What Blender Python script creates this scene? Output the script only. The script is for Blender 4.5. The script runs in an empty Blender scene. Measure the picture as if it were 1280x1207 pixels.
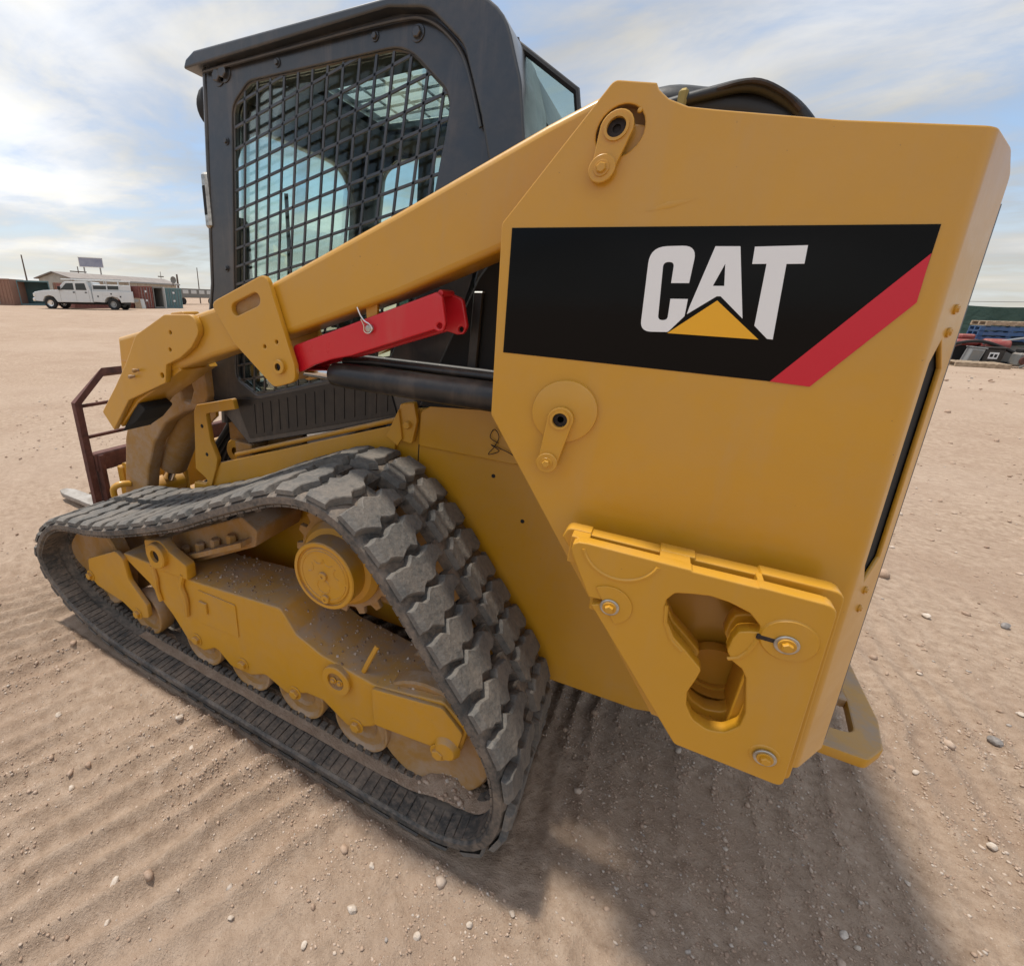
import bpy, bmesh, math, random
from mathutils import Vector, Matrix, Quaternion
random.seed(7)
S = bpy.context.scene
COL = S.collection
PI = math.pi

# ------------------------------------------------------------------ camera, sky, sun, exposure
# world axes: X = towards the machine's rear, Y = from the machine's left side to its right, Z = up
cd = bpy.data.cameras.new('camera'); cam = bpy.data.objects.new('camera', cd); COL.objects.link(cam)
cam.location = (0.3243, -0.8108, 1.3943)
_pitch, _roll, _yaw = 0.3712, 0.0230, -0.5213
_fw = Vector((math.sin(_yaw)*math.cos(_pitch), math.cos(_yaw)*math.cos(_pitch), -math.sin(_pitch)))
_r0 = _fw.cross(Vector((0, 0, 1))).normalized(); _u0 = _r0.cross(_fw)
_r = _r0*math.cos(_roll) + _u0*math.sin(_roll); _u = _r.cross(_fw)
cam.rotation_euler = Matrix((_r, _u, -_fw)).transposed().to_euler()
cd.sensor_fit = 'HORIZONTAL'; cd.sensor_width = 36; cd.lens = 585.03/1280*36
cd.shift_x = (640-476)/1280            # the photograph is the right-hand crop of a wider frame
cd.clip_start = 0.02; cd.clip_end = 6000
S.camera = cam

SUN = Vector((-0.35, 0.075, 1.0)).normalized()      # direction towards the sun
sl = bpy.data.lights.new('sun', 'SUN'); sun = bpy.data.objects.new('sun', sl); COL.objects.link(sun)
sl.energy = 2.3; sl.angle = math.radians(3.5); sl.color = (1.0, 0.93, 0.82)
sun.rotation_euler = (-SUN).to_track_quat('-Z', 'Y').to_euler(); sun.location = (-4, 2, 9)

W = bpy.data.worlds.new('World'); S.world = W; W.use_nodes = True
nt = W.node_tree; nt.nodes.clear()
class G:
    """tiny node-graph helper"""
    def __init__(s, tree): s.t = tree
    def n(s, typ, inp=None, **kw):
        nd = s.t.nodes.new(typ)
        for k, v in kw.items(): setattr(nd, k, v)
        for k, v in (inp or {}).items(): s.put(nd.inputs[k], v)
        return nd
    def put(s, sock, v):
        if hasattr(v, 'bl_idname') and hasattr(v, 'outputs'): v = v.outputs[0]
        if isinstance(v, bpy.types.NodeSocket): s.t.links.new(v, sock)
        else:
            try: sock.default_value = v
            except Exception: sock.default_value = (*v, 1) if len(v) == 3 else v
    def math(s, op, a, b=0.0, c=0.0, clamp=False):
        nd = s.n('ShaderNodeMath', operation=op, use_clamp=clamp)
        s.put(nd.inputs[0], a); s.put(nd.inputs[1], b); s.put(nd.inputs[2], c); return nd.outputs[0]
    def vmath(s, op, a, b=(0, 0, 0)):
        nd = s.n('ShaderNodeVectorMath', operation=op); s.put(nd.inputs[0], a); s.put(nd.inputs[1], b); return nd
    def ramp(s, f, stops, interp='LINEAR'):
        nd = s.n('ShaderNodeValToRGB'); cr = nd.color_ramp; cr.interpolation = interp
        while len(cr.elements) < len(stops): cr.elements.new(0.5)
        for e, (p, c) in zip(cr.elements, stops): e.position = p; e.color = (*c, 1) if len(c) == 3 else c
        s.put(nd.inputs[0], f); return nd.outputs[0]
    def step(s, f, lo, hi):
        nd = s.n('ShaderNodeMapRange', interpolation_type='SMOOTHSTEP'); s.put(nd.inputs[0], f)
        nd.inputs[1].default_value = lo; nd.inputs[2].default_value = hi; return nd.outputs[0]
    def noise(s, vec, scale, detail=4, rough=0.55, dist=0.0):
        nd = s.n('ShaderNodeTexNoise'); s.put(nd.inputs['Vector'], vec)
        nd.inputs['Scale'].default_value = scale; nd.inputs['Detail'].default_value = detail
        nd.inputs['Roughness'].default_value = rough; nd.inputs['Distortion'].default_value = dist; return nd.outputs[0]
    def mix(s, f, a, b, blend='MIX'):
        nd = s.n('ShaderNodeMix', data_type='RGBA', blend_type=blend)
        s.put(nd.inputs[0], f); s.put(nd.inputs[6], a); s.put(nd.inputs[7], b); return nd.outputs[2]
g = G(nt)
sky = g.n('ShaderNodeTexSky', sky_type='NISHITA', sun_disc=False)
sky.sun_elevation = math.asin(SUN.z); sky.sun_rotation = math.atan2(SUN.x, SUN.y)
sky.air_density = 1.0; sky.dust_density = 1.5; sky.ozone_density = 1.0
tc = g.n('ShaderNodeTexCoord'); dirv = tc.outputs['Generated']
sep = g.n('ShaderNodeSeparateXYZ', {0: dirv})
zz = g.math('ADD', g.math('MAXIMUM', sep.outputs[2], 0.0), 0.10)
cx = g.math('DIVIDE', sep.outputs[0], zz); cy = g.math('DIVIDE', sep.outputs[1], zz)
cv = g.n('ShaderNodeCombineXYZ', {0: g.math('MULTIPLY', cx, 0.8), 1: cy, 2: 0.37})
n1 = g.noise(cv, 0.62, 9, 0.56, 0.35); n2 = g.noise(cv, 1.9, 7, 0.6, 0.6); n3 = g.noise(cv, 0.33, 3, 0.5, 0.2)
cover = g.step(g.math('ADD', g.math('MULTIPLY', n1, 0.75), g.math('MULTIPLY', n2, 0.25)), 0.38, 0.56)
toward = g.vmath('DOT_PRODUCT', dirv, tuple(SUN)).outputs[1]
glow = g.math('POWER', g.math('MAXIMUM', toward, 0.0), 4.0)
cb = g.math('ADD', g.math('ADD', 3.1, g.math('MULTIPLY', glow, 10.5)), g.math('ADD', g.math('MULTIPLY', g.math('SUBTRACT', n3, 0.47), 13.0), g.math('MULTIPLY', g.math('SUBTRACT', n1, 0.5), 9.0)))
ccol = g.ramp(n2, [(0.30, (0.72, 0.80, 0.94)), (0.50, (0.90, 0.93, 0.98)), (0.66, (1.0, 0.99, 0.95))])
ccol = g.vmath('SCALE', ccol); ccol.inputs[3].default_value = 1.0; g.put(ccol.inputs[3], cb)
base = g.mix(0.5, sky.outputs[0], (2.7, 4.0, 5.9, 1))
skc = g.mix(cover, base, ccol.outputs[0])
low = g.step(sep.outputs[2], 0.20, 0.0)
skc = g.mix(g.math('MULTIPLY', low, 0.5), skc, (6.0, 5.7, 4.8, 1))
bg = g.n('ShaderNodeBackground', {0: skc, 1: 0.1})
g.n('ShaderNodeOutputWorld', {0: bg})
S.view_settings.view_transform = 'Standard'; S.view_settings.look = 'None'
S.view_settings.exposure = 0.68; S.view_settings.gamma = 1.0
S.render.engine = 'CYCLES'

# ------------------------------------------------------------------ mesh helpers
WL = {}                                              # world location of every object with children
def finish(me, smooth=35):
    me.shade_smooth()
    me.set_sharp_from_angle(angle=math.radians(smooth)) if smooth else None
    return me
def link(name, me, mat, parent=None, loc=(0, 0, 0), rot=None, kind=None):
    o = bpy.data.objects.new(name, me); COL.objects.link(o)
    if me is not None and mat is not None:
        if not me.materials: me.materials.append(mat)
        elif me.materials[0] != mat: o.material_slots[0].link = 'OBJECT'; o.material_slots[0].material = mat
    loc = Vector(loc)
    if parent is not None:
        o.parent = parent; o.location = loc - WL[parent.name]
    else: o.location = loc
    if rot is not None: o.rotation_euler = rot
    if kind: o['kind'] = kind
    WL[o.name] = loc
    return o
def thing(name, label, cat, loc=(0, 0, 0), group=None, rotz=0):
    o = bpy.data.objects.new(name, None); COL.objects.link(o); o.location = loc; o.rotation_euler = (0, 0, rotz)
    o.empty_display_size = 0.1
    WL[o.name] = Vector((0, 0, 0)) if rotz else Vector(loc)
    tag(o, label, cat, group); return o
def tag(o, label, cat=None, group=None):
    o['label'] = label
    if cat: o['category'] = cat
    if group: o['group'] = group
    return o
def mesh(name, v, f, smooth=35):
    me = bpy.data.meshes.new(name); me.from_pydata([tuple(p) for p in v], [], f); me.update()
    return finish(me, smooth)
def from_bm(name, bm, smooth=35):
    me = bpy.data.meshes.new(name); bmesh.ops.recalc_face_normals(bm, faces=bm.faces); bm.to_mesh(me); bm.free()
    return finish(me, smooth)
def circ(cx, cz, r, n=24, a0=0, a1=2*PI):
    full = abs(a1-a0-2*PI) < 1e-6
    return [(cx+r*math.cos(a0+(a1-a0)*i/(n if full else n-1)), cz+r*math.sin(a0+(a1-a0)*i/(n if full else n-1))) for i in range(n)]
def fillet(pts, n=4):
    """pts: (x, z) or (x, z, r); returns polygon with rounded corners"""
    out = []; N = len(pts)
    for i, p in enumerate(pts):
        r = p[2] if len(p) > 2 else 0
        P = Vector(p[:2])
        if r <= 0: out.append(tuple(P)); continue
        A = Vector(pts[i-1][:2]); B = Vector(pts[(i+1) % N][:2])
        u = (A-P); v = (B-P); lu, lv = u.length, v.length; u.normalize(); v.normalize()
        ang = u.angle(v); d = min(r/math.tan(ang/2), lu*0.48, lv*0.48)
        a, b = P+u*d, P+v*d
        for k in range(n+1):
            t = k/n; out.append(tuple((1-t)**2*a + 2*t*(1-t)*P + t*t*b))
    return out
def slab(polys, y0, y1, bev=0.003, res=1):
    """polygon(s) in the XZ plane (first outer, rest holes) made a plate between y0 and y1 with bevelled rims"""
    cu = bpy.data.curves.new('tmp', 'CURVE'); cu.dimensions = '2D'; cu.fill_mode = 'BOTH'
    if polys and not isinstance(polys[0], list): polys = [polys]
    for pl in polys:
        sp = cu.splines.new('POLY'); sp.points.add(len(pl)-1); sp.use_cyclic_u = True
        for q, p in zip(sp.points, pl): q.co = (p[0], p[1], 0, 1)
    h = abs(y1-y0)/2
    cu.extrude = max(h-bev, 0.0001); cu.bevel_depth = bev; cu.bevel_resolution = res; cu.offset = -bev
    ob = bpy.data.objects.new('tmp', cu); COL.objects.link(ob)
    me = bpy.data.meshes.new_from_object(ob)
    bpy.data.objects.remove(ob); bpy.data.curves.remove(cu)
    me.materials.clear()
    me.transform(Matrix(((1, 0, 0, 0), (0, 0, -1, (y0+y1)/2), (0, 1, 0, 0), (0, 0, 0, 1))))
    finish(me, 25)
    bm = bmesh.new(); bm.from_mesh(me); bmesh.ops.remove_doubles(bm, verts=bm.verts, dist=1e-5)
    for e in bm.edges:                                # flat faces stay flat: crisp border against the rounded rim
        if len(e.link_faces) == 2 and (abs(e.link_faces[0].normal.y) > 0.9995) != (abs(e.link_faces[1].normal.y) > 0.9995): e.smooth = False
    bm.to_mesh(me); bm.free()
    return me
def slab_x(polys, x0, x1, bev=0.003):        # polygon in (y, z), thickness along X
    me = slab(polys, x0, x1, bev); me.transform(Matrix(((0, -1, 0, 0), (1, 0, 0, 0), (0, 0, 1, 0), (0, 0, 0, 1))))
    me.transform(Matrix.Translation((x0+x1, 0, 0))) ; return me
def slab_z(polys, z0, z1, bev=0.003):        # polygon in (x, y), thickness along Z
    me = slab(polys, z0, z1, bev); me.transform(Matrix(((1, 0, 0, 0), (0, 0, 1, 0), (0, -1, 0, z0+z1), (0, 0, 0, 1))))
    me.transform(Matrix(((1, 0, 0, 0), (0, 1, 0, 0), (0, 0, 1, 0), (0, 0, 0, 1)))); return me
def bm_box(bm, x0, x1, y0, y1, z0, z1, bev=0.0, M=None, seg=1):
    r = bmesh.ops.create_cube(bm, size=1.0); vs = r['verts']
    bmesh.ops.scale(bm, vec=(x1-x0, y1-y0, z1-z0), verts=vs)
    bmesh.ops.translate(bm, vec=((x0+x1)/2, (y0+y1)/2, (z0+z1)/2), verts=vs)
    if bev > 0:
        es = list({e for v in vs for e in v.link_edges})
        rr = bmesh.ops.bevel(bm, geom=es, offset=bev, segments=seg, profile=0.5, affect='EDGES')
        vs = list({v for f in rr['faces'] for v in f.verts} | {v for v in vs if v.is_valid})
    if M is not None: bmesh.ops.transform(bm, matrix=M, verts=vs)
    return vs
def box(x0, x1, y0, y1, z0, z1, bev=0.003, M=None):
    bm = bmesh.new(); bm_box(bm, x0, x1, y0, y1, z0, z1, bev, M); return from_bm('box', bm, 30)
def boxes(lst, bev=0.0):
    bm = bmesh.new()
    for b in lst: bm_box(bm, *b[:6], bev, b[6] if len(b) > 6 else None)
    return from_bm('boxes', bm, 30)
def tube(path, r, n=12, cap=True):
    path = [Vector(p) for p in path]; rr = r if isinstance(r, (list, tuple)) else [r]*len(path)
    v = []; f = []; up = None
    for i, p in enumerate(path):
        t = (path[min(i+1, len(path)-1)] - path[max(i-1, 0)]).normalized()
        if up is None: up = t.orthogonal().normalized()
        up = (up - t*up.dot(t)).normalized(); s = t.cross(up)
        for k in range(n):
            a = 2*PI*k/n; v.append(p + (up*math.cos(a) + s*math.sin(a))*rr[i])
    for i in range(len(path)-1):
        for k in range(n):
            k2 = (k+1) % n; f.append((i*n+k, i*n+k2, (i+1)*n+k2, (i+1)*n+k))
    if cap: f.append(tuple(range(n-1, -1, -1))); f.append(tuple(range((len(path)-1)*n, len(path)*n)))
    bm = bmesh.new(); me = bpy.data.meshes.new('t'); me.from_pydata(v, [], f); bm.from_mesh(me)
    return from_bm('tube', bm, 40)
def lathe(prof, n=28, axis='Y', at=(0, 0, 0)):
    """prof: (radius, height along axis)"""
    v = []; f = []; m = len(prof)
    for k in range(n):
        a = 2*PI*k/n; c, s = math.cos(a), math.sin(a)
        for r, h in prof:
            v.append({'Y': (r*c, h, r*s), 'X': (h, r*c, r*s), 'Z': (r*c, r*s, h)}[axis])
    for k in range(n):
        k2 = (k+1) % n
        for j in range(m-1): f.append((k*m+j, k*m+j+1, k2*m+j+1, k2*m+j))
    bm = bmesh.new(); me = bpy.data.meshes.new('l'); me.from_pydata(v, [], f); bm.from_mesh(me)
    bmesh.ops.remove_doubles(bm, verts=bm.verts, dist=1e-6)
    bmesh.ops.translate(bm, vec=at, verts=bm.verts)
    return from_bm('lathe', bm, 35)
def join_mesh(meshes, smooth=35):
    bm = bmesh.new()
    for m in meshes: bm.from_mesh(m)
    return from_bm('joined', bm, smooth)
def smoothpath(P, n=6, closed=False):
    P = [Vector(p) for p in P]; out = []; N = len(P)
    for i in range(N if closed else N-1):
        a, b, c, d = (P[(i-1) % N], P[i], P[(i+1) % N], P[(i+2) % N]) if closed else (P[max(i-1, 0)], P[i], P[i+1], P[min(i+2, N-1)])
        for k in range(n):
            t = k/n
            out.append(0.5*((2*b) + (c-a)*t + (2*a-5*b+4*c-d)*t*t + (3*b-a-3*c+d)*t**3))
    if not closed: out.append(P[-1])
    return out
def hexbolt(r=0.012, h=0.008, washer=True):
    """hex head with washer, head pointing to -Y, base at y = 0"""
    bm = bmesh.new()
    if washer:
        me = lathe([(0, -0.0025), (r*1.45, -0.0025), (r*1.5, -0.002), (r*1.5, 0.0), (0, 0)], 20); bm.from_mesh(me)
    me = lathe([(0, -0.003-h), (r*0.82, -0.003-h), (r, -0.001-h), (r, -0.0024), (0, -0.0024)], 6); bm.from_mesh(me)
    return from_bm('bolt', bm, 20)

# ------------------------------------------------------------------ materials
def pbsdf(name, build, rough=0.5, metal=0.0, spec=0.5, coat=0.0, bump=None, **kw):
    m = bpy.data.materials.new(name); m.use_nodes = True; t = m.node_tree
    b = t.nodes['Principled BSDF']; gg = G(t); gg.b = b
    pos = gg.n('ShaderNodeNewGeometry'); gg.pos = pos.outputs['Position']; gg.nrm = pos.outputs['Normal']
    gg.obj = gg.n('ShaderNodeTexCoord').outputs['Object']
    b.inputs['Roughness'].default_value = rough; b.inputs['Metallic'].default_value = metal
    b.inputs['Specular IOR Level'].default_value = spec
    b.inputs['Coat Weight'].default_value = coat; b.inputs['Coat Roughness'].default_value = 0.22
    if callable(build):
        c = build(gg)
        if c is not None: gg.put(b.inputs['Base Color'], c)
    else: b.inputs['Base Color'].default_value = (*build, 1)
    if bump:
        sc, st, dist = bump
        bn = gg.n('ShaderNodeBump', {'Height': gg.noise(gg.obj, sc, 5, 0.6), 'Strength': st, 'Distance': dist})
        gg.put(b.inputs['Normal'], bn)
    for k, v in kw.items(): b.inputs[k].default_value = v
    return m
DUST = (0.40, 0.29, 0.205)
def paint(name, col, rough=0.36, dust=0.25, var=0.12, coat=0.25, up=0.8, scratch=False):
    def bld(q):
        a = q.noise(q.obj, 2.2, 6, 0.62, 0.3); b2 = q.noise(q.obj, 45.0, 4, 0.65)
        c = q.mix(a, tuple(x*(1-var) for x in col)+(1,), tuple(min(1, x*(1+var)) for x in col)+(1,))
        nz = q.n('ShaderNodeSeparateXYZ', {0: q.nrm}).outputs[2]
        upf = q.step(nz, 0.25, 0.95)
        dn = q.step(q.math('ADD', q.math('MULTIPLY', q.noise(q.obj, 7.0, 6, 0.65, 0.4), 0.7), q.math('MULTIPLY', b2, 0.3)), 0.40, 0.66)
        d = q.math('MULTIPLY', q.math('ADD', q.math('MULTIPLY', dn, dust), q.math('MULTIPLY', upf, q.math('MULTIPLY', up, q.math('ADD', q.math('MULTIPLY', dn, 0.6), 0.4)))), 1.0, clamp=True)
        c = q.mix(d, c, (*DUST, 1))
        mp = q.vmath('MULTIPLY', q.obj, (9.0, 9.0, 1.3)); streak = q.step(q.noise(mp, 1.6, 6, 0.65, 0.3), 0.50, 0.72)
        c = q.mix(q.math('MULTIPLY', streak, 0.10), c, (*DUST, 1))
        chip = q.step(q.noise(q.obj, 150.0, 3, 0.5), 0.735, 0.775)
        c = q.mix(q.math('MULTIPLY', chip, 0.55), c, (0.10, 0.06, 0.035, 1))
        ro = q.math('ADD', rough, q.math('ADD', q.math('MULTIPLY', d, 0.5), q.math('MULTIPLY', q.math('SUBTRACT', q.noise(q.obj, 6.5, 6, 0.65, 0.8), 0.45), 0.45)))
        q.put(q.b.inputs['Roughness'], ro)
        q.put(q.b.inputs['Coat Weight'], q.math('MULTIPLY', q.math('SUBTRACT', 1.0, d, clamp=True), coat))
        bn = q.n('ShaderNodeBump', {'Height': q.math('ADD', q.noise(q.obj, 130.0, 3, 0.5), q.math('MULTIPLY', q.noise(q.obj, 9.0, 3), 1.5)), 'Strength': 0.05, 'Distance': 0.004})
        q.put(q.b.inputs['Normal'], bn)
        return c
    return pbsdf(name, bld, rough)
YC = (0.565, 0.277, 0.011)
M = {}
M['yellow'] = paint('yellow_paint', YC, 0.36, 0.09, 0.12, 0.65, 0.14)
M['yellow_cast'] = paint('yellow_cast', (0.565, 0.277, 0.011), 0.44, 0.05, 0.08, 0.35, 0.06)
M['yellow_dusty'] = paint('yellow_dusty', YC, 0.45, 0.16, 0.10, 0.08, 0.95)
M['yellow_dirty'] = paint('yellow_dirty', (0.36, 0.185, 0.04), 0.65, 0.70, 0.18, 0.0, 0.9)
M['red'] = paint('red_paint', (0.60, 0.010, 0.022), 0.30, 0.03, 0.06, 0.25, 0.15)
M['cab'] = paint('cab_paint', (0.024, 0.028, 0.034), 0.34, 0.07, 0.08, 0.7, 0.25)
M['black'] = paint('black_paint', (0.012, 0.012, 0.013), 0.38, 0.05, 0.1, 0.1, 0.2)
M['flatblack'] = pbsdf('flat_black', (0.012, 0.012, 0.012), 0.8)
M['decal'] = pbsdf('decal_black', (0.003, 0.003, 0.0035), 0.10, spec=0.14, bump=(6, 0.03, 0.01))
M['decal_red'] = pbsdf('decal_red', (0.60, 0.010, 0.030), 0.25, bump=(6, 0.03, 0.01))
M['decal_white'] = pbsdf('decal_white', (0.82, 0.82, 0.82), 0.28)
M['decal_yellow'] = pbsdf('decal_yellow', (0.85, 0.42, 0.015), 0.28)
M['steel'] = pbsdf('zinc_steel', lambda q: q.ramp(q.noise(q.obj, 60, 4), [(0.3, (0.30, 0.29, 0.27)), (0.7, (0.62, 0.60, 0.55))]), 0.35, metal=0.9)
M['chrome'] = pbsdf('chrome', (0.7, 0.7, 0.7), 0.12, metal=1.0)
M['rust'] = pbsdf('rusty_steel', lambda q: q.ramp(q.noise(q.obj, 14, 7, 0.7), [(0.3, (0.045, 0.016, 0.012)), (0.55, (0.12, 0.042, 0.03)), (0.75, (0.17, 0.085, 0.06))]), 0.75, bump=(60, 0.3, 0.004))
M['pin'] = pbsdf('dark_pin', lambda q: q.ramp(q.noise(q.obj, 50, 4), [(0.3, (0.01, 0.008, 0.008)), (0.7, (0.05, 0.035, 0.03))]), 0.6, metal=0.3)
def rub(lo, hi, dst, amt):
    def f(q):
        a = q.noise(q.pos, 9, 6, 0.65); b = q.noise(q.pos, 70, 5, 0.7)
        c = q.mix(b, (*lo, 1), (*hi, 1)); d = q.math('MULTIPLY', q.step(q.math('ADD', q.math('MULTIPLY', a, 0.6), q.math('MULTIPLY', b, 0.4)), 0.36, 0.66), amt)
        return q.mix(d, c, (*dst, 1))
    return f
M['rubber'] = pbsdf('track_rubber', rub((0.030, 0.031, 0.031), (0.070, 0.068, 0.064), (0.25, 0.195, 0.15), 0.85), 0.72, bump=(55, 0.35, 0.006))
M['lug'] = pbsdf('worn_rubber', rub((0.060, 0.060, 0.058), (0.155, 0.148, 0.138), (0.24, 0.205, 0.17), 0.6), 0.85, bump=(75, 0.6, 0.006))
M['hose'] = pbsdf('hose_rubber', (0.014, 0.014, 0.015), 0.5, bump=(90, 0.2, 0.002))
M['glass'] = pbsdf('cab_glass', (0.72, 0.90, 0.84), 0.02, spec=0.5, **{'Transmission Weight': 1.0, 'IOR': 1.02})
M['interior'] = pbsdf('cab_lining', (0.05, 0.052, 0.055), 0.8, bump=(80, 0.2, 0.003))
M['interior_light'] = pbsdf('cab_grey_lining', (0.21, 0.22, 0.215), 0.7, bump=(80, 0.2, 0.003))
M['seat'] = pbsdf('seat_vinyl', (0.022, 0.022, 0.024), 0.55, bump=(120, 0.3, 0.002))
M['brass'] = pbsdf('hose_clamp', (0.30, 0.22, 0.07), 0.45, metal=0.6)
def glassmat(name, tint, refl=1.0):
    m = bpy.data.materials.new(name); m.use_nodes = True; t = m.node_tree; t.nodes.clear(); q = G(t)
    tr = q.n('ShaderNodeBsdfTransparent', {0: (*tint, 1)}); gl = q.n('ShaderNodeBsdfGlossy', {0: (1, 1, 1, 1), 'Roughness': 0.03})
    fr = q.n('ShaderNodeFresnel', {0: 1.45})
    mx = q.n('ShaderNodeMixShader', {0: q.math('MULTIPLY', fr.outputs[0], refl, clamp=True), 1: tr, 2: gl})
    q.n('ShaderNodeOutputMaterial', {0: mx}); return m
M['glass'] = glassmat('cab_glass', (0.90, 0.97, 0.945), 0.4)
M['steel_worn'] = pbsdf('worn_fork_steel', lambda q: q.ramp(q.noise(q.pos, 10, 7, 0.7), [(0.3, (0.20, 0.17, 0.14)), (0.55, (0.36, 0.33, 0.30)), (0.75, (0.45, 0.43, 0.40))]), 0.6, metal=0.4, bump=(60, 0.2, 0.003))
M['glass_dark'] = glassmat('dark_glass', (0.18, 0.2, 0.2), 1.2)

# ================================================================== THE LOADER
LOADER = thing('compact_track_loader', 'yellow compact track loader with black cab, rubber tracks and CAT decal on its rear tower', 'track loader', (-0.8, 0.99, 0))
CTR = 0.99
# the lift arm and its linkage are drawn in drawing units on their own datum (1 unit = 1.06 m; arm feet and hoses 1.16 m)
DRAW = Matrix(((1.06, 0, 0, -0.0195), (0, 1.06, 0, 0.0486), (0, 0, 1.06, -0.0837), (0, 0, 0, 1)))
DRAW_FOOT = Matrix(((1.16, 0, 0, -0.052), (0, 1.16, 0, 0.130), (0, 0, 1.16, -0.223), (0, 0, 0, 1)))
XF = None
def scaled(me):
    if XF is not None and not me.get('scaled'): me.transform(XF); me['scaled'] = 1
    return me
def part(name, me, mat, parent=LOADER, loc=None, **kw):
    if loc is None: scaled(me); loc = (0, 0, 0)
    elif XF is not None: loc = XF @ Vector(loc)
    return link(name, me, M[mat] if isinstance(mat, str) else mat, parent, loc, **kw)
def mirrored(me):
    scaled(me)
    m2 = me.copy(); m2.transform(Matrix(((1, 0, 0, 0), (0, -1, 0, 2*CTR), (0, 0, 1, 0), (0, 0, 0, 1)))); m2.flip_normals(); return m2
def both(name, me, mat, parent=LOADER, parent2=None):
    a = part(name, me, mat, parent); b = part(name, mirrored(me), mat, parent2 or LOADER); return a, b
BOLT = hexbolt(0.012, 0.009); BOLT_S = hexbolt(0.0075, 0.006); BOLT_L = hexbolt(0.017, 0.012); BOLT_T = hexbolt(0.0045, 0.0015)
for b_ in (BOLT_T, BOLT, BOLT_S, BOLT_L): b_['scaled'] = 1
def bolt(x, y, z, parent, me=None, mat='yellow', roty=None):
    return part('bolt', me or BOLT, mat, parent, loc=(x, y, z), rot=(0, roty if roty is not None else random.uniform(0, 1), 0))

# ---- rear towers: outer plate, wrapped rear corner with slot, decal
T = 0.12
def xr(z): return 0.600 + (1.567-z)*0.085
BR, BTH = 0.020, math.radians(58)                      # bend radius and angle of the wrapped rear corner
BL = BR*BTH; DEV = BL+0.090                            # developed width past the bend line
def bend(u):
    if u <= 0: return u, 0.0, 0.0
    if u < BL: a = u/BR; return BR*math.sin(a), BR*(1-math.cos(a)), a
    return BR*math.sin(BTH)+(u-BL)*math.cos(BTH), BR*(1-math.cos(BTH))+(u-BL)*math.sin(BTH), BTH
tow = fillet([(0.179, 1.712, 0.012), (0.028, 1.528, 0.01), (0.046, 1.182, 0.01), (0.455, 0.600), (xr(0.60)+DEV, 0.600), (xr(1.562)+DEV, 1.562, 0.02), (xr(1.588)+DEV-0.03, 1.588, 0.02),
              (0.462, 1.625), (0.323, 1.655), (0.285, 1.664), (0.258, 1.677), (0.243, 1.690), (0.238, 1.699, 0.004)])
ring_c = (0.199, 1.645)
tow_hole = fillet(circ(*ring_c, 0.034, 28))
def su(u, z): return (xr(z)+BL+u, z)
slot = fillet([su(0.030, 1.36), su(0.066, 1.32), su(0.066, 1.02), su(0.030, 0.985), su(0.012, 1.02), su(0.012, 1.33)])
tme = slab([tow, tow_hole, slot], T, T+0.006, 0.002)
bm = bmesh.new(); bm.from_mesh(tme)
for c in [BL*k/7 for k in range(0, 8)]:
    bmesh.ops.bisect_plane(bm, geom=bm.verts[:]+bm.edges[:]+bm.faces[:], dist=1e-6, plane_co=(0.600+c, 0, 1.567), plane_no=(1, 0, 0.085))
for v_ in bm.verts:
    u = v_.co.x - xr(v_.co.z); w = v_.co.y - T
    if u > 0:
        dx, dy, an = bend(u); v_.co.x = xr(v_.co.z)+dx-math.sin(an)*w; v_.co.y = T+dy+math.cos(an)*w
bm.to_mesh(tme); bm.free()
tower = part('tower_panel', tme, 'yellow')
twm = part('tower_panel', mirrored(tower.data), 'yellow')
part('pin_recess', lathe([(0, 0.026), (0.034, 0.026), (0.036, 0.026), (0.036, 0.008)], 28, at=(ring_c[0], T, ring_c[1])), 'yellow_dirty', tower)
ex, ey, _ = bend(BL); corner_o = tower
# lamp box behind the slot and dark seal along the corner's rear edge
v = []
for z in (0.95, 1.40):
    for u, w in ((0.002, 0.0075), (0.076, 0.0075), (0.076, 0.030), (0.002, 0.030)):
        dx, dy, an = bend(BL+u); v.append((xr(z)+dx-math.sin(BTH)*w, T+dy+math.cos(BTH)*w, z))
part('lamp_recess', mesh('lr', v, [(0, 1, 5, 4), (1, 2, 6, 5), (2, 3, 7, 6), (3, 0, 4, 7), (0, 3, 2, 1), (4, 5, 6, 7)], 30), 'flatblack', corner_o)
v = []; f = []
for i, z in enumerate((0.62, 1.53)):
    bx, by = xr(z)+ex+math.cos(BTH)*0.090, T+ey+math.sin(BTH)*0.090
    v += [(bx-0.002, by, z), (bx+0.002, by+0.004, z), (bx+0.003, by+0.012, z), (bx-0.02, by+0.012, z)]
f = [(0, 1, 5, 4), (1, 2, 6, 5), (2, 3, 7, 6), (3, 0, 4, 7), (0, 3, 2, 1), (4, 5, 6, 7)]
seal = mesh('seal', v, f, 30); both('door_seal', seal, 'cab')
for z in (0.93, 0.965, 1.37, 1.40):                       # bolts on the wrapped corner
    bx, by = xr(z)+ex+math.cos(BTH)*0.045, T+ey+math.sin(BTH)*0.045
    part('bolt', BOLT_T, 'yellow', corner_o, loc=(bx, by, z), rot=(0, 0.3, BTH))
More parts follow.
